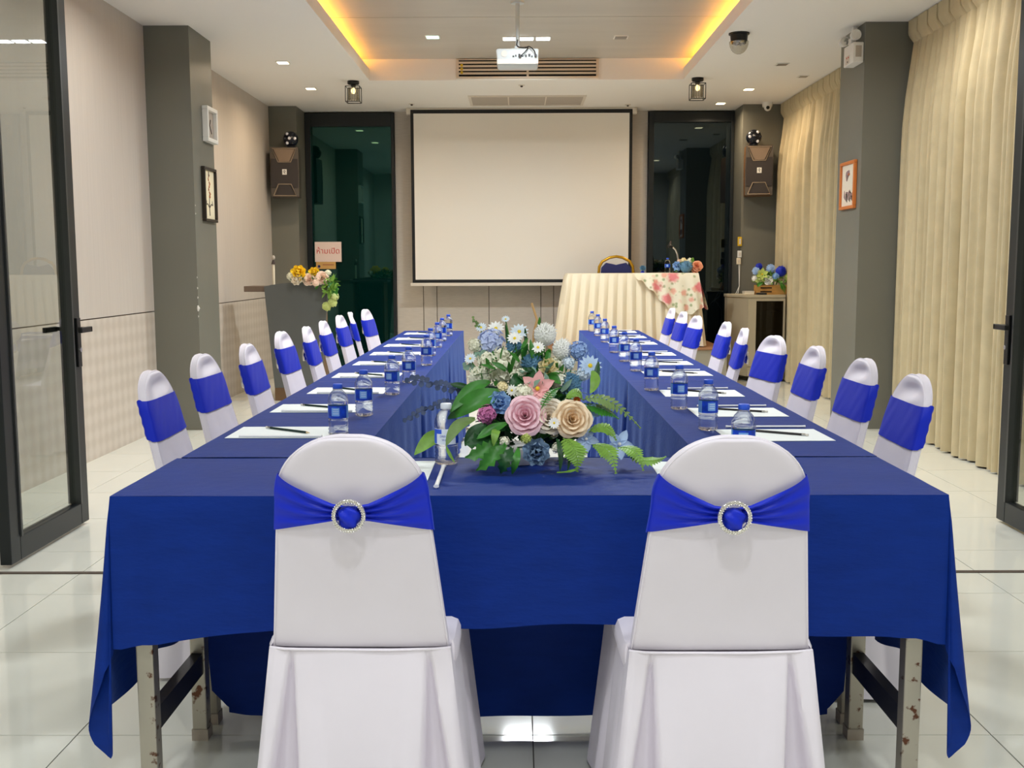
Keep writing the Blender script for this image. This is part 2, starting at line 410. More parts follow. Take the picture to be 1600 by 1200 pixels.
# ---- left wall
wl = struct('wall_left', MB().box(XL - .15, XL - .012, YT, YB, 0, CE), 'groove', 'beige fibre papered wall with a lattice dado below', 'wall')
for y0, y1 in ((YT, 7.87), (8.42, 11.73)):
    obj('wallpaper_panel', MB().box(XL - .0119, XL, y0, y1, .902, CE), 'wallpaper', wl)
    obj('dado_panel', MB().box(XL - .0119, XL, y0, y1, 0, .894), 'lattice', wl)
c1 = struct('column_1', MB().box(XL - .01, -2.41, 7.87, 8.42, 0, CE), 'column', 'olive grey column with clock and black framed picture', 'column')
for k, (y, z, r) in enumerate(((7.87, .92, .022), (7.87, 1.0, .008), (7.87, 1.07, .008), (7.87, .86, .007), (7.87, 1.15, .006), (7.885, 1.62, .008), (7.885, 1.68, .007))):
    ch = MB().tube([(-2.412, y - .002, z - r), (-2.409, y - .001, z), (-2.412, y - .002, z + r)], [r * .2, r * .55, r * .2], 6)
    obj('paint_chip', ch, 'chip', c1)
struct('column_2', MB().box(2.494, XR + .01, 7.85, 8.42, 0, CE), 'column', 'grey column between the two curtains with orange framed picture', 'column')
struct('column_3', MB().box(XL - .01, -2.436, 11.73, YB + .05, 0, CE), 'column', 'grey corner column behind the speaker above the podium', 'column')
struct('column_4', MB().box(2.436, XR + .01, 11.73, YB + .05, 0, CE), 'column', 'corner column behind the speaker above the small cabinet', 'column')

# ---- back wall: panels with grooves, two dark night windows
wb = struct('wall_back', MB().box(XL - .15, XR + .15, YB + .03, YB + .15, 0, CE + .1), 'groove', 'beige panelled wall behind the projection screen', 'wall')
gx = [-1.42, -1.112, -.956, -.356, .244, .392, 1.462]
for a, b in zip(gx, gx[1:]):
    obj('wall_panel', MB().box(a + .004, b - .004, YB, YB + .029, 0, CE), 'backwall', wb)

def night_window(name, x0, x1, head, gm, label):
    w_ = thing(name, label, 'window', ((x0 + x1) / 2, YB, 0), kind='structure')
    y0, y1, s, top = YB - .045, YB + .025, .062, 2.955
    obj('frame_stile', MB().box(x0, x0 + s, y0, y1, 0, top), 'frame', w_, bevel=.004)
    obj('frame_stile', MB().box(x1 - s * .55, x1, y0, y1, 0, top), 'frame', w_, bevel=.004)
    obj('frame_head', MB().box(x0 + s, x1 - s * .55, y0, y1, top - head, top), 'frame', w_, bevel=.004)
    obj('frame_rail', MB().box(x0 + s, x1 - s * .55, y0, y1, 0, .08), 'frame', w_, bevel=.004)
    obj('pane', MB().box(x0 + s, x1 - s * .55, YB - .012, YB - .004, .08, top - head), gm, w_)
    return w_
night_window('window_1', -2.434, -1.422, .15, 'nightglass_g', 'dark green night window beside the podium')
w2 = night_window('window_2', 1.464, 2.432, .115, 'nightglass_b', 'black night window behind the skirted speaker table')

# ---- right wall and foyer
struct('wall_right', MB().box(XR, XR + .12, YT, YB, 0, CE), 'foyerwall', 'plain wall hidden behind the khaki curtains', 'wall')
struct('wall_foyer_left', MB().box(-FX - .1, -FX, FY, YT + .05, 0, CE), 'foyerwall', 'plain foyer wall beside the camera', 'wall')
struct('wall_foyer_right', MB().box(FX, FX + .1, FY, YT + .05, 0, CE), 'foyerwall', 'plain foyer wall opposite the first', 'wall')
struct('wall_foyer_back', MB().box(-FX - .1, FX + .1, FY - .1, FY, 0, CE), 'foyerwall', 'plain foyer wall behind the camera', 'wall')
fw = MB().box(-FX, -2.3, YT - .08, YT + .08, 0, CE).box(2.45, FX, YT - .08, YT + .08, 0, CE).box(-2.3, 2.45, YT - .08, YT + .08, 2.72, CE)
struct('wall_front', fw, 'foyerwall', 'wall pierced by the wide folding door opening', 'wall')

# ---- folding glass doors standing open
def door_leaf(name, x, y0, y1, label, hand):
    d = thing(name, label, 'door', (x, (y0 + y1) / 2, 0), kind='structure')
    t_, s, z0, z1 = .024, .085, .015, 2.70
    for yy in (y0, y1 - s):
        obj('stile', MB().box(x - t_, x + t_, yy, yy + s, z0, z1), 'frame', d, bevel=.004)
        obj('glazing_bead', MB().box(x - .031, x + .031, yy + s if yy == y0 else yy - .014, yy + s + .014 if yy == y0 else yy, z0 + .1, z1 - .1), 'framegrey', d)
    for zz, hh in ((z0, .10), (z1 - .1, .1)):
        obj('rail', MB().box(x - t_, x + t_, y0 + s, y1 - s, zz, zz + hh), 'frame', d, bevel=.004)
    obj('pane', MB().box(x - .004, x + .004, y0 + s, y1 - s, z0 + .1, z1 - .1), 'clear', d)
    if hand:
        sg = hand
        h_ = obj('handle', MB().box(min(x + sg * .03, x + sg * .095), max(x + sg * .03, x + sg * .095), y1 - .05, y1 - .03, .93, .948).box(min(x + sg * .075, x + sg * .095), max(x + sg * .075, x + sg * .095), y1 - .15, y1 - .03, .925, .95), 'black', d, bevel=.003)
        obj('handle_plate', MB().box(min(x + sg * .025, x + sg * .036), max(x + sg * .025, x + sg * .036), y1 - .062, y1 - .022, .76, .99), 'black', d, bevel=.002)
        obj('lock_cylinder', MB().lathe([(.011, -.005), (.011, .005)], 12, (x + sg * .037, y1 - .042, .84), axis='X'), 'chrome', d)
        obj('handle', MB().box(min(x - sg * .03, x - sg * .09), max(x - sg * .03, x - sg * .09), y1 - .05, y1 - .03, .93, .948).box(min(x - sg * .07, x - sg * .09), max(x - sg * .07, x - sg * .09), y1 - .15, y1 - .03, .925, .95), 'black', d, bevel=.003)
    return d
door_leaf('door_1', -2.115, 4.18, 4.965, 'open glass folding door leaf with black lever handle beside the papered wall', 1)
door_leaf('door_2', 2.295, 4.18, 4.965, 'open dark framed glass door leaf with lever handle beside the curtains', -1)

# ---- low platform
st = struct('floor_platform', MB().box(.30, 2.08, 10.57, YB - .05, 0, .382), 'stage', 'low raised platform under the skirted speaker table', 'platform')
obj('carpet_top', MB().box(.29, 2.09, 10.555, YB - .05, .382, .392), 'carpet', st)

# ================================================================== LAMPS
def downlight(x, y, z, size, lens, label, power=0, col=COOL, n=1, grp='square recessed downlights', spread=pi * .9):
    t_ = thing('downlight', label, 'downlight', (x, y, z), group=grp)
    gp = .012 if n == 1 else .032; wdt = size * n + gp * (n - 1) + .024
    for k in range(n):
        cx = x - wdt / 2 + .012 + size / 2 + k * (size + gp)
        obj('trim_frame', MB().box(cx - size / 2 - .011, cx + size / 2 + .011, y - size / 2 - .011, y + size / 2 + .011, z - .006, z), 'white', t_)
        obj('lens', MB().box(cx - size / 2, cx + size / 2, y - size / 2, y + size / 2, z - .009, z - .0062), lens, t_)
        if power: area('downlight_lamp', (cx, y, z - .012), size, power / n, col, spread=spread)
    return t_
for x, y, p, lb in ((-2.03, 9.26, P_WARM * .9, 'lit square downlight nearest to the clock column'), (-2.05, 10.59, P_WARM, 'lit square downlight in front of the podium side speaker'),
                    (2.279, 10.733, P_WARM * 1.2, 'lit square downlight in front of the far curtain'), (2.172, 11.635, P_WARM * .8, 'lit square downlight closest to the black window')):
    downlight(x, y, CE, .085, 'lens_w', lb, p, WARM)
downlight(2.286, 9.437, CE, .085, 'lens_off', 'unlit square downlight near the far curtain')
downlight(2.63, 10.034, CE, .07, 'lens_off', 'small unlit downlight touching the far curtain heading')
for x, y, lb in ((-2.03, 6.55, 'square downlight above the third wall side chair'), (-2.03, 5.2, 'square downlight just inside the wall side door'), (2.28, 6.6, 'square downlight before the near curtain'), (2.28, 5.2, 'square downlight just inside the curtain side door')):
    downlight(x, y, CE, .085, 'lens_w', lb, P_SIDE, NEUTRAL, grp='downlights over the near end')
downlight(.058, 9.28, UP, .11, 'lens_c', 'row of three bright white square lights beside the projector pole', P_TRAY * 1.25, COOL, n=3)
downlight(-.739, 9.20, UP, .10, 'lens_g', 'single greenish white square light in the tray ceiling', P_TRAY * .15, COOL)
downlight(.862, 9.25, UP, .10, 'lens_off', 'unlit square light in the tray ceiling beyond the projector')
for y, lb in ((7.0, 'middle row of three white square lights in the tray'), (5.3, 'row of three white square lights in the tray nearest the doors')):
    downlight(.118, y, UP, .115, 'lens_c', lb, P_TRAY, COOL, n=3, grp='tray lights over the near tables')
for x, y, lb in ((-1.5, 1.3, 'wall side corner nearest the doors'), (1.5, 1.3, 'curtain side corner nearest the doors'), (0, .2, 'centre'), (-1.5, -1.2, 'wall side corner behind the camera'), (1.5, -1.2, 'curtain side corner behind the camera')):
    downlight(x, y, CE, .22, 'lens_c', 'square white foyer ceiling light, ' + lb, P_FOYER, COOL, grp='foyer downlights')

# ---- cage lamps, effect dome
def cage_lamp(x, y, label):
    t_ = thing('cage_lamp', label, 'lamp', (x, y, CE), group='small cage ceiling lamps')
    obj('ceiling_plate', MB().lathe([(.05, -.03), (.056, -.022), (.056, 0), (.02, 0)], 20, (x, y, CE)), 'black', t_, smooth=30)
    obj('neck', MB().lathe([(.021, -.055), (.024, -.03)], 14, (x, y, CE)), 'black', t_, smooth=30)
    a = .066; cage = MB()
    for i, j in ((-1, -1), (1, -1), (1, 1), (-1, 1)):
        cage.bar((x + i * a, y + j * a, CE - .055), (x + i * a, y + j * a, CE - .195), .006, .006)
    for z in (-.055, -.195):
        for i in (-1, 1):
            cage.bar((x - a, y + i * a, CE + z), (x + a, y + i * a, CE + z), .006, .006); cage.bar((x + i * a, y - a, CE + z), (x + i * a, y + a, CE + z), .006, .006)
    obj('cage', cage, 'black', t_)
    obj('crystal_rods', sum_rods(x, y), 'bulbglass', t_, kind='stuff')
    obj('bulb', MB().ball((x, y, CE - .09), .022, 12, 8, sz=1.3), 'bulb', t_, smooth=True)
    return t_
def sum_rods(x, y):
    m = MB()
    for k in range(12):
        a = 2 * pi * k / 12
        m.tube([(x + .045 * cos(a), y + .045 * sin(a), CE - .06), (x + .045 * cos(a), y + .045 * sin(a), CE - .175)], .008, 6)
    return m
cage_lamp(-1.573, 10.2, 'black cage ceiling lamp on the podium side of the tray')
cage_lamp(1.665, 10.11, 'black cage ceiling lamp on the curtain side of the tray')
x, y = 1.656, 8.21
t_ = thing('dome_lamp', 'black ceiling effect lamp with a faceted clear dome', 'lamp', (x, y, CE))
obj('base', MB().lathe([(.062, -.06), (.066, -.012), (.078, -.01), (.078, 0), (.02, 0)], 24, (x, y, CE)), 'black', t_, smooth=30)
obj('dome', MB().lathe([(.074 * cos(a), -.062 - .092 * sin(a)) for a in [pi / 2 * i / 7 for i in range(8)]], 18, (x, y, CE)), 'bulbglass', t_)
obj('lens_ring', MB().lathe([(.055, -.075), (.06, -.062)], 12, (x, y, CE)), 'chrome', t_)
for k in range(6):
    a = k * pi / 3
    obj('lens', MB().ball((x + .035 * cos(a), y + .035 * sin(a), CE - .078), .011, 10, 6), 'lensdot', t_, smooth=True)

# ================================================================== CURTAINS
def curtain(y0, y1, x, label, seed):
    rnd = random.Random(seed); t_ = thing('curtain', label, 'curtain', (x, (y0 + y1) / 2, 0))
    n = int((y1 - y0) / .165); edges = [y0]
    for k in range(n): edges.append(edges[-1] + rnd.uniform(.75, 1.25))
    sc_ = (y1 - y0) / (edges[-1] - y0); edges = [y0 + (e - y0) * sc_ for e in edges]
    amp = [rnd.uniform(.75, 1.15) for _ in range(n)]; sk = [rnd.uniform(-.25, .25) for _ in range(n)]; ph = [rnd.uniform(-.5, .5) for _ in range(n)]
    ZH = CE - .16
    def prof(k, f, z):
        tt = (CE - z) / CE
        a = amp[k] * (.024 + .056 * min(1, max(0, (ZH - z) / .5)))
        g = f + sk[k] * f * (1 - f) * 2 + .05 * ph[k] * tt * sin(pi * f)
        return -a * (sin(pi * g) ** .8 if sin(pi * g) > 0 else 0) * (1 + .35 * sin(3 * pi * f + ph[k] * 2)) + .02 * sin(4 * pi * f + ph[k] * 5) * min(1, tt * 3) * (.4 + abs(ph[k]))
    per = 16; NU = n * per
    def fn(u, v):
        s = min(u * n, n - 1e-6); k = int(s); f = s - k
        z = ZH - (ZH - .012) * v; yy = edges[k] + (edges[k + 1] - edges[k]) * f
        return (x + prof(k, f, z), yy + .012 * ph[k] * v * sin(pi * f), z)
    obj('fabric', MB().grid(fn, NU, 14), 'curtain', t_, smooth=80)
    # heading: flat box pleats gathered at their foot
    def hd(u, v):
        s = min(u * n, n - 1e-6); k = int(s); f = s - k
        z = CE - .004 - (CE - .004 - ZH) * v
        b = min(1, min(f, 1 - f) / .07); b = b * b * (3 - 2 * b)
        a0 = -.040 * b - .012; a1 = prof(k, f, ZH); wv = max(0, (v - .55) / .45) ** 1.5
        return (x + a0 * (1 - wv) + a1 * wv + .0, edges[k] + (edges[k + 1] - edges[k]) * f, z)
    obj('pleated_heading', MB().grid(hd, n * 14, 8), 'curtain', t_, smooth=60)
    return t_
curtain(4.30, 7.84, 2.845, 'tall khaki pleated curtain nearest the open glass door', 3)
curtain(8.43, 11.70, 2.885, 'tall khaki pleated curtain between the grey column and the cabinet', 5)

# ================================================================== PROJECTION SCREEN
t_ = thing('projection_screen', 'large pull-down projection screen with black border', 'screen', (.02, 11.9, 1.0))
sx0, sx1, sz0, sz1, ys = -1.206, 1.252, 1.044, 2.950, 11.9
obj('border', MB().box(sx0, sx1, ys, ys + .003, sz0, sz1), 'black', t_)
obj('viewing_surface', MB().box(sx0 + .034, sx1 - .034, ys - .002, ys - .0005, sz0 + .036, sz1 - .042), 'screen', t_)
obj('weight_bar', MB().box(sx0 - .022, sx1 + .022, ys - .012, ys + .014, sz0 - .036, sz0), 'white2', t_, bevel=.004)
obj('roller_case', MB().box(sx0 - .05, sx1 + .05, ys + .004, ys + .10, 2.90, CE), 'white2', t_, bevel=.008)

# ================================================================== AIR GRILLE, CEILING RETURN, SENSORS
t_ = thing('air_grille', 'long ivory air conditioning grille with horizontal slats', 'vent', (.07, HY1, 2.98))
gx0, gx1, gz0, gz1, gy = -.594, .742, 2.982, 3.158, HY1 - .001
obj('backing', MB().box(gx0 + .02, gx1 - .02, gy - .004, gy, gz0 + .01, gz1 - .005), 'dark', t_)
for a, b, c, d in ((gx0, gx1, gz0, gz0 + .018), (gx0, gx1, gz1 - .008, gz1), (gx0, gx0 + .022, gz0 + .018, gz1 - .008), (gx1 - .022, gx1, gz0 + .018, gz1 - .008)):
    obj('frame_bar', MB().box(a, b, gy - .02, gy, c, d), 'ivoryslat', t_, bevel=.002)
for k in range(4):
    z = gz0 + .045 + k * .033
    sl = MB().prism([(gy - .024, z - .010), (gy - .004, z + .004), (gy - .004, z + .012), (gy - .024, z + .010)], gx0 + .022, gx1 - .022, 'YZ')
    obj('slat', sl, 'ivoryslat', t_)
obj('mullion', MB().box(.066, .086, gy - .021, gy - .003, gz0 + .018, gz1 - .008), 'ivoryslat', t_)
for k in range(3): obj('tag', MB().box(gx0 + .04, gx0 + .062, gy - .027, gy - .023, gz0 + .04 + k * .033, gz0 + .064 + k * .033), 'yellow', t_)
for k in range(4): obj('slider', MB().box(gx1 - .13, gx1 - .03, gy - .026, gy - .022, gz0 + .036 + k * .033, gz0 + .048 + k * .033), 'ivoryslat', t_)

t_ = thing('return_grille', 'flush three panel return air grille in the ceiling above the screen', 'vent', (.08, 11.4, CE))
rx0, rx1, ry0, ry1 = -.53, .69, 11.07, 11.70
for a, b, c, d in ((rx0, rx1, ry0, ry0 + .03), (rx0, rx1, ry1 - .03, ry1), (rx0, rx0 + .03, ry0 + .03, ry1 - .03), (rx1 - .03, rx1, ry0 + .03, ry1 - .03)):
    obj('frame_bar', MB().box(a, b, c, d, CE - .012, CE), 'white2', t_)
pw = (rx1 - rx0 - .06 - .024) / 3
for k in range(3):
    a = rx0 + .03 + k * (pw + .012)
    obj('filter_panel', MB().box(a, a + pw, ry0 + .03, ry1 - .03, CE - .006, CE - .001), 'greyfilter', t_)
    if k < 2: obj('mullion', MB().box(a + pw, a + pw + .012, ry0 + .03, ry1 - .03, CE - .012, CE - .001), 'white2', t_)
for x, y, lb in ((.02, 10.456, 'small flush ceiling sensor below the air grille'), (-1.16, 11.6, 'small ceiling sprinkler near the screen above the green window'), (1.18, 11.72, 'small ceiling sprinkler near the screen above the black window')):
    t_ = thing('ceiling_sensor', lb, 'sensor', (x, y, CE))
    obj('plate', MB().lathe([(.03, -.006), (.034, 0), (.01, 0)], 16, (x, y, CE)), 'white2', t_, smooth=30)
    obj('sensor_eye', MB().lathe([(.008, -.02), (.014, -.012), (.012, -.006)], 12, (x, y, CE)), 'ink', t_, smooth=30)

# ================================================================== PROJECTOR
px, py = -.019, 8.04
t_ = thing('projector', 'white ceiling projector hanging on a white pole', 'projector', (px, py, 2.8))
z0, z1 = 2.693, 2.811
body = MB().box(-.158, .158, -.12, .12, z0, z1)
body.v = [(x * (.96 if z < 2.743 else 1) + px, y + py, z) for x, y, z in body.v]
obj('body', body, 'projwhite', t_, bevel=.018, smooth=40)
obj('pole', MB().tube([(px, py, z1 + .02), (px, py, UP - .004)], .016, 14), 'projwhite', t_, smooth=40)
obj('ceiling_flange', MB().lathe([(.05, -.012), (.052, -.004), (.052, 0), (.02, 0)], 20, (px, py, UP)), 'projwhite', t_, smooth=30)
obj('mount_bracket', MB().box(px - .045, px + .045, py - .05, py + .05, z1, z1 + .012).box(px - .02, px + .02, py - .02, py + .02, z1 + .012, z1 + .035), 'projwhite', t_)
obj('speaker_disc', MB().lathe([(.022, -.003), (.022, .001)], 20, (px - .098, py - .121, 2.770), axis='Y'), 'white2', t_)
prt = MB()
for k, (a, w_) in enumerate(((-.038, .014), (-.018, .010), (.005, .016), (.03, .010), (.055, .012), (.078, .016), (.1, .010))):
    obj('port', MB().box(px + a, px + a + w_, py - .1225, py - .12, 2.745 + .004 * (k % 2), 2.757 + .006 * (k % 3)), 'black', t_)
obj('lower_band', MB().box(px - .150, px + .150, py - .121, py - .119, 2.699, 2.731), 'white2', t_)
obj('lens', MB().lathe([(.034, 0), (.038, .03), (.03, .035)], 20, (px + .06, py + .12, 2.753), axis='Y'), 'black', t_, smooth=30)
for pts in ([(px + .002, py - .015, 2.893), (px - .004, py - .02, 2.848), (px + .03, py - .05, 2.828), (px + .075, py - .125, 2.813), (px + .05, py - .15, 2.773), (px + .02, py - .13, 2.751)],
            [(px + .06, py - .06, 2.823), (px + .085, py - .13, 2.819), (px + .12, py - .15, 2.788), (px + .132, py - .13, 2.755)]):
    P = []
    for i in range(len(pts) - 1):
        for k in range(4):
            f = k / 4; a = Vector(pts[max(i - 1, 0)]); b = Vector(pts[i]); c = Vector(pts[i + 1]); d = Vector(pts[min(i + 2, len(pts) - 1)])
            P.append(.5 * ((2 * b) + (c - a) * f + (2 * a - 5 * b + 4 * c - d) * f * f + (3 * b - a - 3 * c + d) * f ** 3))
    P.append(Vector(pts[-1]))
    cb = obj('cable', MB().tube(P, .0038, 8), 'blackrub', t_, smooth=True)
    e = pts[-1]; obj('plug', MB().box(e[0] - .008, e[0] + .008, e[1] - .012, e[1] + .012, e[2] - .008, e[2] + .008), 'black', t_, bevel=.002)

# ================================================================== WALL SPEAKERS AND EFFECT LAMPS
def speaker(x0, x1, rz, label, side_m):
    cx = (x0 + x1) / 2; w_ = (x1 - x0) / 2; h = .265; d = .24
    t_ = thing('loudspeaker', label, 'speaker', (cx, 11.47, 2.24), rz, group='wall speakers')
    out = [(-w_, -h), (w_, -h), (w_ * 1.03, 0), (w_, h), (-w_, h), (-w_ * 1.03, 0)]
    obj('enclosure', MB().prism([(a * .985, b) for a, b in out], .012, d), side_m, t_, world=False, bevel=.006)
    obj('baffle', MB().prism([(a * .98, b * .985) for a, b in out], 0, .0119), 'spkbox', t_, world=False)
    # dark waist grille with trapezoid horn above and port below
    obj('grille', MB().prism([(-w_ * .93, -h * .62), (-w_ * .55, -h * .62), (-w_ * .36, -h * .46), (w_ * .36, -h * .46), (w_ * .55, -h * .62), (w_ * .93, -h * .62), (w_ * .97, 0), (w_ * .93, h * .52),
                              (w_ * .6, h * .52), (w_ * .42, h * .36), (-w_ * .42, h * .36), (-w_ * .6, h * .52), (-w_ * .93, h * .52), (-w_ * .97, 0)], -.012, -.0005), 'spk', t_, world=False)
    for z0, z1, a, b, m_, nm in ((.42, .90, .36, .74, 'spkhorn', 'horn_grille'), (-.92, -.52, .72, .34, 'spk', 'port_grille')):
        fr = [(-w_ * a - .012, h * z0 - .008), (w_ * a + .012, h * z0 - .008), (w_ * b + .016, h * z1 + .008), (-w_ * b - .016, h * z1 + .008)]
        q = obj(nm, MB().prism([(-w_ * a, h * z0), (w_ * a, h * z0), (w_ * b, h * z1), (-w_ * b, h * z1)], -.018, -.011), m_, t_, world=False)
        tb = MB(); L = [(p[0], -.014, p[1]) for p in fr]
        tb.tube(L + [L[0]], .006, 6)
        obj('trim_line', tb, 'spktrim', q, world=False)
    lg = obj('badge', MB().box(-.024, .024, -.018, -.0121, -.03, .028), 'white', t_, world=False, bevel=.002)
    obj('badge_mark', MB().tube([(-.008, -.0195, .012), (.004, -.0195, .016), (.010, -.0195, .004), (-.004, -.0195, -.006), (.008, -.0195, -.018)], .0035, 6).ball((-.010, -.019, .002), .004, 6, 5), 'black', lg, world=False)
    obj('wall_bracket', MB().bar((0, d, 0), (0, .30, 0), .04, .08), 'black', t_, world=False)
    return t_
speaker(-2.672, -2.372, radians(6), 'dark wall speaker with trapezoid grilles above the podium', 'spkbox')
speaker(2.42, 2.712, radians(-8), 'brown sided wall speaker above the small cabinet', 'spkbrown')

def effect_lamp(x, label, gx_):
    y, z = 11.52, 2.592
    t_ = thing('effect_lamp', label, 'lamp', (x, y, 2.505), group='round effect lamps on the speakers')
    obj('housing', MB().ball((x, y, z), .082, 20, 14), 'effect', t_, smooth=True)
    obj('foot', MB().lathe([(.05, 2.506), (.045, 2.52), (.03, 2.53)], 16, (x, y, 0)), 'effect', t_, smooth=30)
    for k in range(7):
        a = k * 2 * pi / 6; r = .055 if k < 6 else 0
        c = Vector((r * cos(a), -sqrt(.082 ** 2 - r * r), r * sin(a)))
        obj('lens', MB().ball((x + c.x, y + c.y, z + c.z), .017, 12, 8), 'lensdot' if (k + gx_) % 2 == 0 else 'effect', t_, smooth=True)
effect_lamp(-2.456, 'round black effect lamp on the podium side speaker', 0)
effect_lamp(2.512, 'round black effect lamp on the cabinet side speaker', 1)

t_ = thing('security_camera', 'small white dome security camera in the corner by the far curtain', 'camera', (2.668, 11.6, CE))
obj('base', MB().lathe([(.05, -.05), (.055, -.03), (.055, 0), (.02, 0)], 20, (2.668, 11.6, CE)), 'white', t_, smooth=40)
obj('eyeball', MB().ball((2.668, 11.585, CE - .055), .04, 16, 10), 'white', t_, smooth=True)
obj('lens', MB().lathe([(.017, -.005), (.019, .006)], 14, (2.662, 11.545, CE - .062), axis='Y'), 'black', t_)

# ================================================================== THINGS ON THE COLUMNS
X = -2.41
t_ = thing('wall_clock', 'white square wall clock high on the olive column', 'clock', (X, 8.265, 2.31))
def frame_yz(t_, x, sg, y0, y1, z0, z1, wd, dp, m_):
    for a, b, c, d in ((y0, y1, z0, z0 + wd), (y0, y1, z1 - wd, z1), (y0, y0 + wd, z0 + wd, z1 - wd), (y1 - wd, y1, z0 + wd, z1 - wd)):
        obj('frame_bar', MB().box(min(x, x + sg * dp), max(x, x + sg * dp), a, b, c, d), m_, t_, bevel=.004)
frame_yz(t_, X, 1, 8.13, 8.40, 2.178, 2.443, .03, .045, 'white')
obj('back_board', MB().box(X, X + .012, 8.135, 8.395, 2.18, 2.44), 'black', t_)
obj('dial', MB().box(X + .0121, X + .016, 8.16, 8.37, 2.208, 2.413), 'greyfilter', t_)
for a, l in ((.5, .05), (2.5, .075)):
    obj('hand', MB().bar((X + .019, 8.265, 2.31), (X + .019, 8.265 + l * sin(a), 2.31 + l * cos(a)), .004, .006), 'ink', t_)
t_ = thing('wall_picture', 'black framed cream picture below the wall clock', 'picture', (X, 8.215, 1.575))
frame_yz(t_, X, 1, 8.055, 8.375, 1.572, 1.985, .022, .03, 'darkwood')
art = obj('art_print', MB().box(X, X + .01, 8.075, 8.355, 1.592, 1.965), 'creampaper', t_)
def brush(pts, r, m_, par, nm='brush_stroke'):
    obj(nm, MB().tube(pts, r, 6), m_, par)
xx = X + .0115
brush([(xx, 8.215, 1.62), (xx, 8.21, 1.72), (xx, 8.22, 1.78)], [.004, .003, .002], 'ink', art)
for s in (-1, 1):
    brush([(xx, 8.215, 1.68), (xx, 8.215 + s * .05, 1.71), (xx, 8.215 + s * .08, 1.70), (xx, 8.215 + s * .07, 1.735)], [.004, .003, .003, .001], 'ink', art)
for k in range(7):
    brush([(xx, 8.215 + .02 * sin(k * 2), 1.76 + k * .025), (xx, 8.215 + .02 * sin(k * 2 + 1.3), 1.78 + k * .025)], [.010 - k * .001, .004], 'inkred', art)
brush([(xx, 8.215, 1.92), (xx, 8.21, 1.955)], [.006, .002], 'ink', art)

X = 2.494
t_ = thing('wall_picture', 'orange wood framed sketch on the grey column by the curtains', 'picture', (X, 8.11, 1.645))
frame_yz(t_, X, -1, 7.935, 8.285, 1.648, 2.005, .024, .025, 'orangewood')
art = obj('art_print', MB().box(X - .01, X, 7.955, 8.265, 1.668, 1.985), 'palepaper', t_)
xx = X - .0115
brush([(xx, 8.14, 1.86), (xx, 8.12, 1.90), (xx, 8.10, 1.92), (xx, 8.085, 1.935)], [.004, .016, .020, .006], 'inkmauve', art)
brush([(xx, 8.09, 1.905), (xx, 8.08, 1.915)], [.012, .006], 'inkred', art)
for k in range(9):
    a = 7.99 + .022 * k; brush([(xx, a, 1.70 + .01 * (k % 3)), (xx, a + .012 * (-1) ** k, 1.74 + .012 * (k % 4)), (xx, a + .03 * (-1) ** k, 1.76 + .015 * (k % 3))], [.003, .009, .002], 'ink' if k % 3 == 0 else 'inkmauve', art)

t_ = thing('emergency_light', 'white twin lamp emergency light high on the grey column', 'emergency light', (X, 7.98, 2.7))
obj('battery_box', MB().box(2.418, X, 7.875, 8.10, 2.69, 2.835), 'white', t_, bevel=.006)
obj('vent_panel', MB().box(2.435, 2.478, 7.873, 7.8749, 2.73, 2.81), 'greyfilter', t_)
for k, (yy, zz) in enumerate(((7.98, 2.745), (8.02, 2.745), (8.0, 2.715))):
    obj('indicator', MB().lathe([(.006, -.003), (.006, .003)], 8, (2.417, yy, zz), axis='X'), 'signred' if k < 2 else 'black', t_)
obj('test_panel', MB().box(2.4165, 2.4179, 7.96, 8.05, 2.70, 2.76), 'white2', t_)
for s, (cx_, cy_, cz) in enumerate(((2.44, 7.90, 2.89), (2.40, 8.05, 2.872))):
    hd_ = obj('lamp_head', MB().lathe([(.018, .05), (.034, .03), (.038, 0), (.038, -.012), (.03, -.014)], 20, (cx_, cy_, cz), axis='Y'), 'white', t_, smooth=30)
    obj('reflector', MB().lathe([(.0001, -.008), (.03, -.0145)], 16, (cx_, cy_, cz), axis='Y'), 'chrome', hd_)
obj('lamp_bracket', MB().box(2.42, 2.46, 7.95, 8.01, 2.835, 2.88), 'white', t_, bevel=.004)
obj('conduit', MB().box(2.445, 2.475, 7.98, 8.01, 2.88, CE), 'white', t_)

for a, z0, z1, m_, lb in ((2.372, 1.44, 1.54, 'yellow', 'small yellow remote holder on the column edge by the black window'), (2.372, 1.315, 1.39, 'white', 'white light switch below the yellow holder'), (2.364, 1.24, 1.31, 'cream', 'cream socket box under the white switch')):
    t_ = thing('switch_box', lb, 'switch', (2.40, 11.72, z0))
    obj('plate', MB().box(a + .03, a + .075, 11.70, 11.728, z0, z1), m_, t_, bevel=.004)
    obj('rocker', MB().box(a + .042, a + .063, 11.696, 11.6999, z0 + .02, z1 - .02), 'white2', t_)
t_ = thing('loose_cable', 'loose white cables hanging from the column beside the black window', 'cable', (2.40, 11.7, .4))
for k in range(2):
    obj('wire', MB().tube([(2.42 + .012 * k, 11.715, 1.24), (2.43, 11.715, 1.0), (2.40 - .04 * k, 11.68, .86), (2.33, 11.66, .80 - .05 * k), (2.29, 11.66, .76), (2.34, 11.68, .83), (2.42, 11.715, .7), (2.425 + .01 * k, 11.715, .3)], .004, 6), 'white', t_, smooth=True)

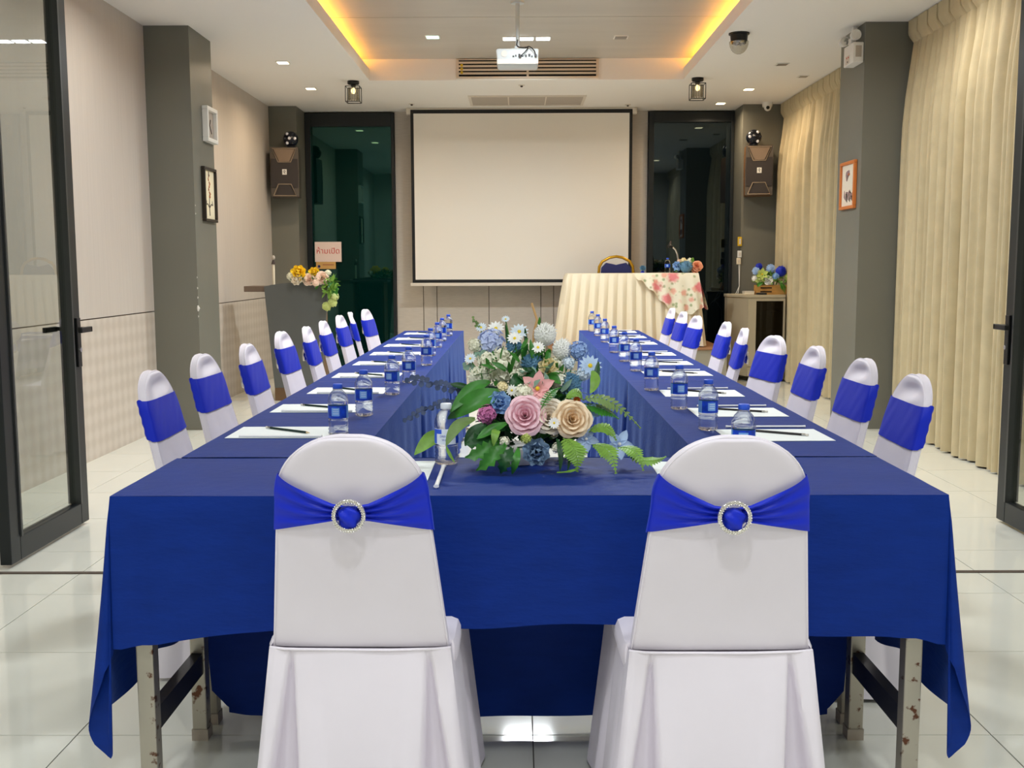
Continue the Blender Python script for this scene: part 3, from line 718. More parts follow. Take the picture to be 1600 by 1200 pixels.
# ================================================================== TABLES AND CLOTHS
TT = .733; YF = 2.2225                   # top of the cloth, front edge of the front table
def folding_table(label, loc, rz):
    """1.8 x .45 m steel legged table, length along local x, centre at origin"""
    t_ = thing('folding_table', label, 'table', loc, rz, group='steel legged folding tables')
    obj('tabletop', MB().box(-.895, .895, -.222, .222, TT - .03, TT - .004), 'ply', t_, world=False, bevel=.003)
    for i in (-1, 1):
        for j in (-1, 1):
            obj('leg', MB().box(i * .85 - .019, i * .85 + .019, j * .185 - .019, j * .185 + .019, .006, TT - .031), 'steel', t_, world=False, bevel=.003)
            obj('foot_cap', MB().box(i * .85 - .021, i * .85 + .021, j * .185 - .021, j * .185 + .021, 0, .03), 'greyfilter', t_, world=False)
        obj('brace', MB().box(i * .85 - .014, i * .85 + .014, -.165, .165, .18, .235), 'darkbar', t_, world=False)
        obj('cross_rail', MB().box(i * .85 - .014, i * .85 + .014, -.165, .165, TT - .075, TT - .032), 'darkbar', t_, world=False)
    obj('apron_rail', MB().box(-.835, .835, .17, .195, TT - .075, TT - .035), 'darkbar', t_, world=False)
    return t_
ft = folding_table('steel legged folding table standing under the front navy cloth', (0, YF + .225, 0), 0)

def front_cloth():
    t_ = thing('tablecloth', 'navy cloth over the front table with long drooping corners', 'tablecloth', (0, YF + .225, 0), group='navy tablecloths')
    hw, y0, y1 = .902, YF, YF + .452
    obj('cloth_top', MB().grid(lambda u, v: (-hw + 2 * hw * u, y0 + (y1 - y0) * v, TT + .0006 * sin(23 * u + 9 * v)), 60, 16), 'navy', t_, smooth=True)
    def fdrop(u):
        x = abs(2 * u - 1); return .285 + .045 * max(0, (x - .45) / .55) ** 1.5 + .006 * sin(17 * u) + .004 * sin(31 * u + 1)
    def front(u, v):
        d = fdrop(u) * v; x = -hw + 2 * hw * u; e = max(0, (abs(2 * u - 1) - .86) / .14)
        r = .006
        return (x, y0 - r * min(1, v * 8) - .012 * v * (.5 + .5 * sin(9 * u + .5)) - .014 * e * sin(e * 9) * v, TT - .003 * 0 - d)
    # back fall reaching the floor
    def back(u, v):
        x = (-hw + .03 + (2 * hw - .06) * u); d = (TT - .035 - .02 * (1 - min(1, min(u, 1 - u) * 14))) * v + 0
        rnd_ = max(0, 1 - min(u, 1 - u) / .03) * .05 * v * v
        return (x * (1 - .04 * v * (abs(x) > .8)), y1 + .006 + .010 * v * sin(13 * u) + .006 * v * sin(29 * u + 1) , TT - d + rnd_)
    obj('cloth_front', MB().grid(front, 90, 14), 'navy', t_, smooth=True)
    obj('cloth_back', MB().grid(back, 90, 16), 'navy', t_, smooth=True)
    # sides and corners
    sb = .47
    for sg in (-1, 1):
        def side(u, v):
            d = (sb + .015 * sin(8 * u)) * v
            return (sg * (hw + .006 * min(1, v * 8) + .022 * v * (.6 + .4 * sin(11 * u))), y0 + (y1 - y0) * u, TT - d)
        obj('cloth_side', MB().grid(side, 24, 12), 'navy', t_, smooth=True)
        # hanging corner: cloth fanned between the front fall and the side fall
        a = fdrop(0 if sg < 0 else 1); b = sb
        def corner(u, v):
            ph = u * pi / 2
            LS = [(0, a), (.2, a + .05), (.38, .50), (.5, .555), (.62, .585), (.8, .53), (1.0, b)]
            for (q0, l0), (q1, l1) in zip(LS, LS[1:]):
                if u <= q1 + 1e-9: L = l0 + (l1 - l0) * (u - q0) / (q1 - q0); break
            r = L * v
            k = sin(2 * ph)                                    # 0 at both edges, 1 on the diagonal
            ox = .050 * math.exp(-((u - .42) / .17) ** 2) - .014 * math.exp(-((u - .66) / .10) ** 2) + .012 * u
            oy = -.040 * sin(pi * u) - .018 * sin(3 * pi * u) * k
            vv = v ** 1.15
            p = Vector((sg * hw, y0, TT)) + Vector((sg * ox * vv, oy * vv, -r * .985))
            p += Vector((sg * .004 * u, -.006, 0)) * min(1, v * 8)
            return p
        obj('cloth_corner', MB().grid(corner, 40, 18), 'navy', t_, smooth=True)
    return t_
front_cloth()

def side_cloth(label, x0, x1, ya, yb, inner, end_front):
    """inner = +1 when the inner face looks to +x"""
    t_ = thing('tablecloth', label, 'tablecloth', ((x0 + x1) / 2, (ya + yb) / 2, 0), group='navy tablecloths')
    xi, xo = (x1, x0) if inner > 0 else (x0, x1)
    seed = ya * 3.1 + inner
    obj('cloth_top', MB().grid(lambda u, v: (x0 + (x1 - x0) * u, ya + (yb - ya) * v, TT + .0015 + .0006 * sin(19 * v + 5 * u)), 14, 50), 'navy', t_, smooth=True)
    def fall(u, v):
        d = (TT - .025) * v; e = min(u, 1 - u) * (yb - ya)
        tuck = .085 * v ** 1.2 * math.exp(-(e / .045) ** 2)
        wv = v * (.016 * sin(21 * u + seed) + .010 * sin(47 * u + 2 * seed)) * min(1, e / .1)
        y = ya + (yb - ya) * u; y += (.035 * v if u < .5 else -.035 * v) * math.exp(-(e / .06) ** 2)
        return (xi + inner * (.004 * min(1, v * 9) + .02 * v + wv - tuck), y, TT + .0015 - d)
    obj('cloth_inner_fall', MB().grid(fall, 110, 16), 'navy', t_, smooth=True)
    def outer(u, v):
        return (xo - inner * (.004 * min(1, v * 9) + .012 * v * (1 + sin(17 * u + seed))), ya + (yb - ya) * u, TT + .0015 - (.19 + .01 * sin(13 * u)) * v)
    obj('cloth_outer_fall', MB().grid(outer, 60, 6), 'navy', t_, smooth=True)
    if end_front is not None:
        yy = end_front
        sgn = 1 if yy > ya + .5 else -1
        def endf(u, v):
            return (x0 + (x1 - x0) * u, yy + sgn * (.003 * min(1, v * 9) + .015 * v * (.5 + .5 * sin(9 * u + 1))), TT + .0015 - (TT - .03) * v)
        obj('cloth_end_fall', MB().grid(endf, 24, 12), 'navy', t_, smooth=True)
    return t_
YS = YF + .456
for k in range(3):
    ya = YS + 1.8 * k; yb = ya + 1.797
    nm = ['nearest the front', 'in the middle', 'farthest from the front'][k]
    folding_table('folding table under the wall side cloth ' + nm, (-.665, (ya + yb) / 2, 0), pi / 2)
    folding_table('folding table under the curtain side cloth ' + nm, (.675, (ya + yb) / 2, 0), pi / 2)
    side_cloth('navy tablecloth on the wall side row, ' + nm, -.892, -.438, ya, yb, 1, yb if k == 2 else None)
    side_cloth('navy tablecloth on the curtain side row, ' + nm, .447, .902, ya, yb, -1, yb if k == 2 else None)

# ================================================================== COVERED CHAIRS
LEAN = .25; ZS = .455; ZA = .775; ZT = .905
def chw(z):
    if z <= ZA: return .180 + (.146 - .180) * (z - ZS) / (ZA - ZS)
    t_ = min(1, (z - ZA) / (ZT - ZA)); return .146 * max(0, 1 - t_ ** 2.25) ** (1 / 2.1)
def cyb(z): return -(z - ZS) * LEAN
def ring_pt(z, a, th=.0185, off=0, hwf=1):
    c, s_ = cos(a), sin(a); w_ = chw(z) * hwf
    q = .5
    return ((w_ + off) * math.copysign(abs(c) ** q, c), cyb(z) + (th * (1 if w_ > .05 else max(.25, w_ / .05)) + off) * math.copysign(abs(s_) ** .42, s_), z)
def make_chair():
    t_ = bpy.data.objects.new('banquet_chair', None); COL.objects.link(t_)
    zs = [ZS + (ZA - ZS) * i / 10 for i in range(10)] + [ZA + (ZT - ZA) * sin(pi / 2 * i / 24) for i in range(25)]
    n = 64; NR = len(zs) - 1
    def back(u, v):
        z = zs[min(NR, int(round(v * NR)))]; x, y, z = ring_pt(z, 2 * pi * u)
        if y < cyb(z):                                # soft hollow in the back panel
            f = max(0, 1 - (abs(x) / max(chw(z), .01)) ** 4); y += .006 * f * min(1, (z - ZS) / .1) * min(1, max(0, ZT - .02 - z) / .05)
        else:                                         # slack fabric near the top of the front
            q_ = max(0, 1 - (x / max(chw(z), .01)) ** 2)
            y -= q_ * (.013 * math.exp(-((z - .862) / .022) ** 2) + .004 * sin(26 * x + 90 * z) * math.exp(-((z - .85) / .05) ** 2) + .003 * sin(40 * x - 30 * z) * (z < .68))
        return (x, y, z)
    mb = MB().grid(back, n, NR, cu=True)
    obj('back_cover', mb, 'cover', t_, world=False, smooth=70)
    for s_ in (-1, 1):
        L = []
        for i in range(97):
            a = i / 96
            if a < .36: z = ZS + (ZA - ZS) * a / .36; L.append((-chw(z) * .985, cyb(z) + s_ * .0105, z))
            elif a > .64: z = ZS + (ZA - ZS) * (1 - a) / .36; L.append((chw(z) * .985, cyb(z) + s_ * .0105, z))
            else:
                b = (a - .36) / .28 * pi; z = ZA + (ZT - ZA) * sin(b) * .995; L.append((-math.copysign(chw(z) * .985, cos(b)), cyb(z) + s_ * .0105, z))
        obj('piping', MB().tube(L, .0022, 6), 'cover', t_, world=False, smooth=True)
    # seat
    st_ = MB().box(-.195, .195, .0, .41, .40, .468)
    obj('seat_cover', st_, 'cover', t_, world=False, bevel=.02, smooth=40)
    # skirt
    def loop(u):
        """rounded rectangle walked from the middle of the back, returns unit pos and side"""
        W, D, r = .368, .44, .03
        per = 2 * (W + D); s = (u % 1) * per
        if s < W / 2: return (s, 0, 'b', s)
        s -= W / 2
        if s < D: return (W / 2, s, 'r', s)
        s -= D
        if s < W: return (W / 2 - s, D, 'f', s)
        s -= W
        if s < D: return (-W / 2, D - s, 'l', s)
        s -= D
        return (-W / 2 + s, 0, 'b', s)
    def skirt(u, v):
        x, y, sd, _ = loop(u); z = ZS - (ZS - .012) * v
        fl = 1 + .20 * v
        nx = x * fl; ny = (y - .22) * (1 + .17 * v) + .22 - .028 - .02 * v * (1 if sd == 'b' else 0)
        if sd == 'b':
            ny -= .006 * v * sin(20 * x)
            for c in (-.138, .138):
                wd = .003 + .042 * v; d = abs(x - c)
                if d < wd: ny += (.012 + .075 * v) * (1 - (d / wd) ** 3.5) * min(1, v * 12)
                elif d < wd + .05: ny -= .010 * v * sin(pi * (d - wd) / .05)
            e = abs(x) / .194
            if e > .9: ny += .01 * (e - .9) / .1
        elif sd in 'lr':
            nx += math.copysign(.012 * v * sin(26 * y + 1) + .006 * v * sin(55 * y), x)
        else: ny += .012 * v * sin(30 * x)
        return (nx, ny, z)
    obj('skirt', MB().grid(skirt, 360, 22, cu=True), 'cover', t_, world=False, smooth=60)
    obj('seam_piping', MB().tube([(-.184, -.022, ZS)] + [(-.184 + .368 * i / 12, -.029 - .001 * sin(i), ZS - .003 * sin(pi * i / 12)) for i in range(1, 12)] + [(.184, -.022, ZS)], .003, 6), 'cover', t_, world=False, smooth=True)
    # sash
    ZC = .752
    def sash(u, v):
        a = 2 * pi * u
        c = abs(math.copysign(abs(cos(a)) ** .5, cos(a)))     # |x| / half width
        rear = sin(a) < 0
        if rear:
            cc = max(0, (c - .14) / .86)
            top = .766 + .066 * cc ** 1.1; bot = .739 - .026 * cc
        else: top = .828; bot = .708
        z = bot + (top - bot) * v
        off = .0045
        if rear:
            g = (1 - c) ** .7; off += (.002 * (1 - c ** 6) + .007 * g) * (.5 + .5 * sin(v * 7 * pi + 1.2 * sin(5 * c))) * (c < .985) + .004 * g
        else: off += -.0005 * sin(v * 9 + 14 * c * (1 if cos(a) > 0 else -1))
        x, y, z2 = ring_pt(z, a, .0185, off)
        return (x, y, z2)
    s_ = obj('sash', MB().grid(sash, 128, 22, cu=True), 'sash', t_, world=False, smooth=70)
    yk = cyb(ZC) - .046
    def knot(u, v):
        a = 2 * pi * u; b = pi * v
        r = 1 + .16 * sin(3 * a + 5 * b) * sin(b)
        return (.021 * sin(b) * cos(a) * r, yk + .012 * sin(b) * sin(a) * r, ZC - .002 - (.027 if v < .5 else .020) * cos(b) * r)
    obj('knot', MB().grid(knot, 24, 16, cu=True), 'sash', s_, world=False, smooth=70)
    bk = obj('buckle', MB().tube([(.0285 * cos(2 * pi * i / 40), yk - .004, ZC + .0285 * sin(2 * pi * i / 40)) for i in range(41)], .0042, 8, cap=False), 'silver', s_, world=False, smooth=True)
    bd = MB()
    for rr, n_ in ((.0258, 34), (.0312, 40)):
        for i in range(n_):
            a = 2 * pi * i / n_; bd.ball((rr * cos(a), yk - .0085, ZC + rr * sin(a)), .0019, 6, 4)
    o = obj('rhinestones', bd, 'silver', s_, world=False, smooth=True, kind='stuff')
    return t_
proto = make_chair(); used = [False]
def chair(x, y, rz, label, grp):
    o = proto if not used[0] else copy_tree(proto); used[0] = True
    o.location = (x, y, 0); o.rotation_euler = (0, 0, rz)
    return tag(o, label, 'chair', grp)
chair(-.343, 2.085, radians(-.5), 'white covered chair with jewelled sash buckle, front chair on the wall side', 'chairs at the front table')
chair(.384, 2.065, radians(.5), 'white covered chair with jewelled sash buckle, front chair on the curtain side', 'chairs at the front table')
LY = [(-1.17, 3.24, 2), (-1.20, 3.86, -2), (-1.165, 4.38, 1), (-1.21, 5.22, -2), (-1.17, 5.66, 3), (-1.19, 6.25, 1), (-1.215, 6.98, -1), (-1.225, 7.50, 9), (-1.185, 7.95, -6)]
RY = [(1.135, 3.07, -2), (1.157, 3.60, 1), (1.152, 4.17, 0), (1.143, 4.79, 10), (1.132, 5.42, -6), (1.16, 6.02, -1), (1.115, 6.74, 5), (1.13, 7.40, 2), (1.145, 8.05, 0)]
for k, (x, y, a) in enumerate(LY):
    chair(x + .12, y, -pi / 2 + radians(a), f'white chair with blue sash, {ORD[k]} from the front along the papered wall side', 'chairs along the papered wall side')
for k, (x, y, a) in enumerate(RY):
    chair(x - .0975, y, pi / 2 + radians(a), f'white chair with blue sash, {ORD[k]} from the front along the curtain side', 'chairs along the curtain side')

# ================================================================== BOTTLES, PAPERS, PENCILS, STRAWS
def text_mesh(body, size, mt, bend=None):
    cu = bpy.data.curves.new('lettering', 'FONT'); cu.body = body; cu.size = size; cu.align_x = 'CENTER'; cu.resolution_u = 3
    o = bpy.data.objects.new('lettering_tmp', cu); COL.objects.link(o)
    dg = bpy.context.evaluated_depsgraph_get(); me = bpy.data.meshes.new_from_object(o.evaluated_get(dg))
    bpy.data.objects.remove(o); bpy.data.curves.remove(cu)
    me.materials.clear(); me.materials.append(M[mt])
    if bend:
        for v in me.vertices:
            a = -pi / 2 + v.co.x / bend; z = v.co.y; v.co = Vector((bend * cos(a), bend * sin(a), z))
    return me

def make_bottle(capm, kind):
    t_ = bpy.data.objects.new('water_bottle', None); COL.objects.link(t_)
    prof = [(.0001, .004), (.016, .002), (.024, .0), (.0285, .004)]
    z = .006
    for k in range(4):
        prof += [(.0297, z + .003), (.0272, z + .0085)]; z += .0105
    prof += [(.0295, .049), (.0288, .052), (.0288, .090), (.0298, .094), (.0300, .100), (.0285, .111), (.0235, .123), (.0165, .131), (.0128, .134), (.0128, .137)]
    obj('body', MB().lathe(prof, 28), 'water', t_, world=False, smooth=60)
    obj('neck_ring', MB().lathe([(.0126, .1345), (.0150, .135), (.0150, .137), (.0126, .1375)], 20), 'water', t_, world=False, smooth=30)
    cp = [(.0135, .1376), (.0142, .139), (.0142, .1465), (.0136, .1502), (.0121, .1512), (.0001, .1514)]
    obj('cap', MB().lathe(cp, 24), capm, t_, world=False, smooth=40)
    def band(a0, a1, z0, z1, r): return MB().grid(lambda u, v: (r * cos(a0 + (a1 - a0) * u), r * sin(a0 + (a1 - a0) * u), z0 + (z1 - z0) * v), 16, 2)
    if kind == 'row':
        lb = obj('label_band', band(-pi * .5 - 1.25, -pi * .5 + 1.0, .053, .089, .0294), 'labelb', t_, world=False, smooth=True)
        obj('label_side', band(-pi * .5 + 1.0, pi * 1.5 - 1.25, .053, .089, .0293), 'labell', t_, world=False, smooth=True)
        obj('label_panel', band(-pi * .5 - .6, -pi * .5 + .2, .060, .084, .0297), 'labell', lb, world=False, smooth=True, kind='stuff')
        for k in range(3): obj('print_line', band(-pi * .5 - .45, -pi * .5 + .1, .066 + .006 * k, .0675 + .006 * k, .0299), 'labelw', lb, world=False, smooth=True)
    else:
        lb = obj('label_band', band(-pi * .5 - 1.7, -pi * .5 + 1.7, .052, .090, .0294), 'labelw', t_, world=False, smooth=True)
        obj('label_side', band(-pi * .5 + .85, -pi * .5 + 1.7, .053, .089, .0296), 'labelb', lb, world=False, smooth=True)
        obj('label_corner', band(-pi * .5 - 1.4, -pi * .5 - .45, .078, .089, .0296), 'cap', lb, world=False, smooth=True)
        obj('label_edge', band(-pi * .5 - 1.7, -pi * .5 - .95, .053, .078, .0296), 'cap', lb, world=False, smooth=True)
        for s_, z_ in (('DRINKING', .0695), ('WATER', .0605)):
            obj('lettering', text_mesh(s_, .0075, 'labelb', .0297), None, lb, world=False).location = (0, 0, z_)
    return t_
def place(p, flag, x, y, z, rz, label, cat, grp):
    o = p if not flag[0] else copy_tree(p); flag[0] = True
    o.location = (x, y, z); o.rotation_euler = (0, 0, rz); return tag(o, label, cat, grp)
bp = make_bottle('cap', 'row'); bf = [False]; ZI = TT + .0022
BL = [(-.545, 3.031), (-.53, 3.441), (-.505, 4.017), (-.485, 4.443), (-.478, 5.23), (-.504, 5.80), (-.513, 6.404), (-.523, 6.959), (-.515, 7.477)]
BR = [(.547, 3.124), (.531, 3.588), (.506, 4.143), (.531, 4.913), (.527, 5.415), (.526, 5.985), (.54, 6.80), (.543, 7.433), (.538, 7.95)]
for k, (x, y) in enumerate(BL): place(bp, bf, x, y, ZI, .25 * sin(k * 2.3) + .1, f'blue capped water bottle, {ORD[k]} from the front on the wall side row', 'bottle', 'water bottles on the side rows')
for k, (x, y) in enumerate(BR): place(bp, bf, x, y, ZI, .3 * sin(k * 1.7 + 1) + .15, f'blue capped water bottle, {ORD[k]} from the front on the curtain side row', 'bottle', 'water bottles on the side rows')
place(bp, bf, .532, 2.56, ZI, 0, 'blue capped water bottle behind the front chair on the curtain side', 'bottle', 'water bottles on the front table')
bw = make_bottle('capw', 'front'); place(bw, [False], -.20, 2.587, ZI, .1, 'white capped water bottle standing beside the centre flowers', 'bottle', 'water bottles on the front table')
place(bp, bf, 1.547, 11.1, 1.156, 0, 'blue capped water bottle on the skirted speaker table', 'bottle', None)

pap_me = MB().box(-.1485, .1485, -.105, .105, 0, .0012).mesh('note_paper', 'paper')
def make_pencil(m_):
    t_ = bpy.data.objects.new('pencil', None); COL.objects.link(t_)
    def hexa(x0, x1, r0, r1): return MB().tube([(x0, 0, .0036), (x1, 0, .0036)], [r0, r1], 6)
    obj('barrel', hexa(-.075, .082, .0036, .0036), m_, t_, world=False)
    obj('ferrule', hexa(-.085, -.0751, .0037, .0037), 'chrome', t_, world=False); obj('eraser', hexa(-.094, -.0851, .0035, .0033), 'eraser', t_, world=False)
    obj('tip', hexa(.0821, .096, .0035, .0006), 'wood', t_, world=False)
    return t_
pg = make_pencil('pencil_g'); pgf = [False]; pk = make_pencil('pencil_k'); pkf = [False]
st_me = MB().tube([(-.12, 0, .0035), (-.11, 0, .0035), (.11, 0, .0035), (.12, 0, .0035)], [.0045, .0034, .0034, .0045], 8).mesh('wrapped_straw', 'straw', smooth=True)
st_me.transform(Matrix.Diagonal((1, 1.5, .9, 1)))
def flat(me, name, x, y, z, rz, label, cat, grp):
    o = bpy.data.objects.new(name, me); COL.objects.link(o); o.location = (x, y, z); o.rotation_euler = (0, 0, rz); return tag(o, label, cat, grp)
PL = [(-.715, 3.085), (-.712, 3.62), (-.69, 4.14), (-.70, 4.73), (-.70, 5.33), (-.70, 5.93), (-.70, 6.55), (-.70, 7.15), (-.70, 7.72)]
PR = [(.716, 3.015), (.71, 3.495), (.682, 4.025), (.70, 4.78), (.70, 5.30), (.70, 5.86), (.705, 6.68), (.71, 7.28), (.71, 7.85)]
for k, (x, y) in enumerate(PL):
    a = .02 * sin(k * 3)
    flat(pap_me, 'note_paper', x, y, ZI, a, f'white note paper, {ORD[k]} from the front on the wall side row', 'paper', 'note papers')
    place(pg, pgf, x + .005, y + .018, ZI + .0013, -.62 + .1 * sin(k * 2), f'dark green pencil, {ORD[k]} from the front on the wall side row', 'pencil', 'pencils on the wall side')
    flat(st_me, 'wrapped_straw', x + .01, y - .095, ZI + .0014, -.03, f'paper wrapped straw, {ORD[k]} from the front on the wall side row', 'straw', 'wrapped straws')
for k, (x, y) in enumerate(PR):
    a = .02 * sin(k * 2 + 1)
    flat(pap_me, 'note_paper', x, y, ZI, a, f'white note paper, {ORD[k]} from the front on the curtain side row', 'paper', 'note papers')
    place(pk, pkf, x + .015, y + .022, ZI + .0013, pi - .56 + .1 * sin(k * 2), f'black pencil, {ORD[k]} from the front on the curtain side row', 'pencil', 'pencils on the curtain side')
    flat(st_me, 'wrapped_straw', x + .012, y + .145, ZI + .0002, .0 + .02 * sin(k), f'paper wrapped straw, {ORD[k]} from the front on the curtain side row', 'straw', 'wrapped straws')
flat(pap_me, 'note_paper', -.335, 2.47, TT + .001, pi / 2, 'white note paper behind the front chair on the wall side', 'paper', 'note papers')
flat(pap_me, 'note_paper', .412, 2.455, TT + .001, pi / 2, 'white note paper behind the front chair on the curtain side', 'paper', 'note papers')
flat(st_me, 'wrapped_straw', -.204, 2.42, TT + .0012, pi / 2, 'paper wrapped straw pointing at the white capped bottle', 'straw', 'wrapped straws')

# ================================================================== FLOWERS
def basis(a):
    a = Vector(a).normalized(); u = a.cross(Vector((0, 0, 1)) if abs(a.z) < .95 else Vector((1, 0, 0))).normalized()
    return a, u, a.cross(u)
def petal(mb, base, d, up, l, wd, curl=.3, cup=.25, nu=3, nv=4, tip=.5, wav=0, ph=0):
    d = Vector(d).normalized(); up = (Vector(up) - d * Vector(up).dot(d)).normalized(); s_ = d.cross(up)
    base = Vector(base); V = []; F = []
    for j in range(nv + 1):
        t = j / nv
        if tip < .25: wv = wd * (.35 + .65 * sin(pi / 2 * min(1, t / .6))) * (1 if t < .6 else sqrt(max(.06, 1 - ((t - .6) / .4) ** 2)))
        else: wv = wd * (sin(pi * (.12 + (.88 - .12 * tip) * t)) ** .8) * (1 if t < 1 else max(.05, 1 - tip))
        c = base + d * l * t + up * curl * l * t * t
        for i in range(nu + 1):
            e = 2 * i / nu - 1
            V.append(c + s_ * wv * e * .5 + up * (cup * wd * e * e * (1 - .4 * t)) + up * wav * l * t * sin(6 * e + ph))
    for j in range(nv):
        for i in range(nu):
            a = j * (nu + 1) + i; F.append((a, a + 1, a + nu + 2, a + nu + 1))
    mb.add(V, F)
def fib(n, lo=-1):
    out = []
    for i in range(n):
        c = 1 - (1 - lo) * (i + .5) / n; a = i * 2.39996; out.append((a, c))
    return out
def flower(kind, col, c, r, axis, par, rnd):
    a, u, v = basis(axis); c = Vector(c); mb = MB(); m_ = 'f_' + col; extra = None
    def rad(t): return u * cos(t) + v * sin(t)
    if kind == 'rose':
        for k, (rk, hk, n) in enumerate(((.16, 1.02, 3), (.33, 1.04, 4), (.54, .98, 5), (.78, .84, 5), (1.0, .62, 6))):
            for i in range(n):
                t0 = 2 * pi * i / n + k * .8 + rnd.uniform(-.12, .12); dl = 1.25 * pi / n + .12; jit = rnd.uniform(.93, 1.05)
                def pf(uu, vv, t0=t0, dl=dl, rk=rk, hk=hk, jit=jit, k=k):
                    e = 2 * uu - 1; h = vv * (1 - .22 * e * e)
                    ro = r * rk * jit * (.30 + .70 * sin(min(1, h * 1.15) * pi / 2) ** .9) + r * (.05 + .05 * k) * max(0, (h - .7) / .3) ** 2 + r * .03 * e * (1 if k % 2 else -1)
                    return c + rad(t0 + dl * e) * ro + a * (-r * .55 + r * hk * jit * h - r * .07 * k * max(0, (h - .8) / .2) ** 2 + r * .03 * sin(5 * e + t0) * h)
                mb.grid(pf, 6, 6)
        nm = 'rose'
    elif kind in ('mum', 'pompon'):
        n = 130 if kind == 'mum' else 75
        for t, cth in fib(n, -.35):
            sth = sqrt(max(0, 1 - cth * cth)); d = a * cth + rad(t) * sth
            l = r * rnd.uniform(.8, 1.0) * (.72 + .28 * cth if kind == 'mum' else .95)
            petal(mb, c - a * r * .15 + d * r * .1, d, a, l, r * (.22 if kind == 'mum' else .36), .12, .3, 2, 3, .3 if kind == 'mum' else .1, .04, t)
        mb.ball(c - a * r * .1, r * (.74 if kind == 'mum' else .72), 12, 8); nm = 'chrysanthemum' if kind == 'mum' else 'pompon_flower'
    elif kind == 'daisy':
        for i in range(13):
            t = 2 * pi * i / 13; petal(mb, c + rad(t) * r * .15, rad(t) + a * .25, a, r * .9, r * .38, -.1, .15, 2, 3, .3)
        extra = MB().ball(c + a * r * .08, r * .2, 10, 6); nm = 'daisy'
    elif kind == 'cluster':
        for t, cth in fib(34, -.3):
            sth = sqrt(max(0, 1 - cth * cth)); d = a * cth + rad(t) * sth; p = c + d * r * rnd.uniform(.72, 1); A, U, W = basis(d + Vector((rnd.uniform(-.3, .3), rnd.uniform(-.3, .3), rnd.uniform(-.3, .3))))
            for i in range(4):
                q = U * cos(i * pi / 2 + t) + W * sin(i * pi / 2 + t); petal(mb, p, q + A * .3, A, r * .30, r * .26, -.1, .2, 2, 2, .2)
        mb.ball(c, r * .78, 10, 7); nm = 'flower_cluster'
    elif kind == 'ruffle':
        for k, (n, th) in enumerate(((5, .25), (7, .7), (8, 1.15))):
            for i in range(n):
                t = 2 * pi * i / n + k; d = a * cos(th) + rad(t) * sin(th); petal(mb, c - a * r * .4, d, a, r * 1.15, r * .85, .1, .2, 5, 5, .1, .07, i * 2)
        nm = 'ruffled_flower'
    else:
        for i in range(6 if kind == 'lily' else 5):
            t = 2 * pi * i / (6 if kind == 'lily' else 5) + .4; petal(mb, c - a * r * .25, rad(t) + a * (.55 if kind == 'lily' else .3), a, r * 1.2, r * .75, -.18, .22, 4, 5, .25, .03, i)
        extra = MB().ball(c, r * .14, 8, 6); nm = 'open_flower'
    o = obj(nm, mb, m_, par, smooth=60)
    if extra: obj('flower_centre', extra, 'f_gold' if kind != 'orchid' else 'f_white', o)
    return o
def spline(p, n=8):
    p = [Vector(q) for q in p]; out = []
    if len(p) == 3:
        for i in range(n + 1):
            t = i / n; out.append(p[0] * (1 - t) * (1 - 2 * t) + p[1] * 4 * t * (1 - t) + p[2] * t * (2 * t - 1))
    else:
        for i in range(len(p) - 1):
            for k in range(n // 2): out.append(p[i].lerp(p[i + 1], k / (n // 2)))
        out.append(p[-1])
    return out
def leaf(pts, wd, m_, par, up=(0, -.5, 1), lobed=0, nm='leaf', wav=.0):
    C = spline(pts, 10); mb = MB(); V = []; F = []; n = len(C); up = Vector(up).normalized()
    for j, c in enumerate(C):
        t = j / (n - 1); d = (C[min(j + 1, n - 1)] - C[max(j - 1, 0)]).normalized(); s_ = d.cross(up).normalized(); nr = s_.cross(d)
        w_ = wd * max(.03, sin(pi * (.04 + .95 * t)) ** .75) * (1 - lobed * (j % 2))
        for e in (-1, -.5, 0, .5, 1):
            V.append(c + s_ * w_ * .5 * e + nr * (.12 * wd * abs(e) + wav * wd * sin(9 * t + 3 * e) * abs(e)))
    for j in range(n - 1):
        for i in range(4): a = j * 5 + i; F.append((a, a + 1, a + 6, a + 5))
    mb.add(V, F); o = obj(nm, mb, m_, par, smooth=60, solid=-.0006)
    return o
def frond(pts, ll, m_, par, up=(0, -.4, 1), n=13, nm='fern_frond', wd=.28):
    C = spline(pts, n); mb = MB(); mb.tube(C, [.0016] * len(C), 5); up = Vector(up).normalized()
    for j in range(1, len(C)):
        t = j / (len(C) - 1); d = (C[min(j + 1, len(C) - 1)] - C[j - 1]).normalized(); s_ = d.cross(up).normalized(); nr = s_.cross(d)
        L = ll * max(.12, sin(pi * (.12 + .85 * t)) if t < .5 else (1.02 - t) * 1.7)
        for e in (-1, 1): petal(mb, C[j], s_ * e + d * .45, nr, L, L * wd + .003, -.1, .1, 2, 3, .5)
    return obj(nm, mb, m_, par, smooth=60)
def sprig(pts, lr, m_, par, n=9, nm='eucalyptus_sprig'):
    C = spline(pts, n); mb = MB(); mb.tube(C, .0014, 5)
    for j in range(1, len(C)):
        for e in (-1, 1):
            a = j * 2.4 + (pi if e > 0 else 0); q = Vector((cos(a) * .5, sin(a) * .4, sin(a + .5)))
            petal(mb, C[j], q, Vector((0, -1, .3)), lr * 1.3, lr * 1.3, -.1, .1, 3, 3, .1)
    return obj(nm, mb, m_, par, smooth=60)
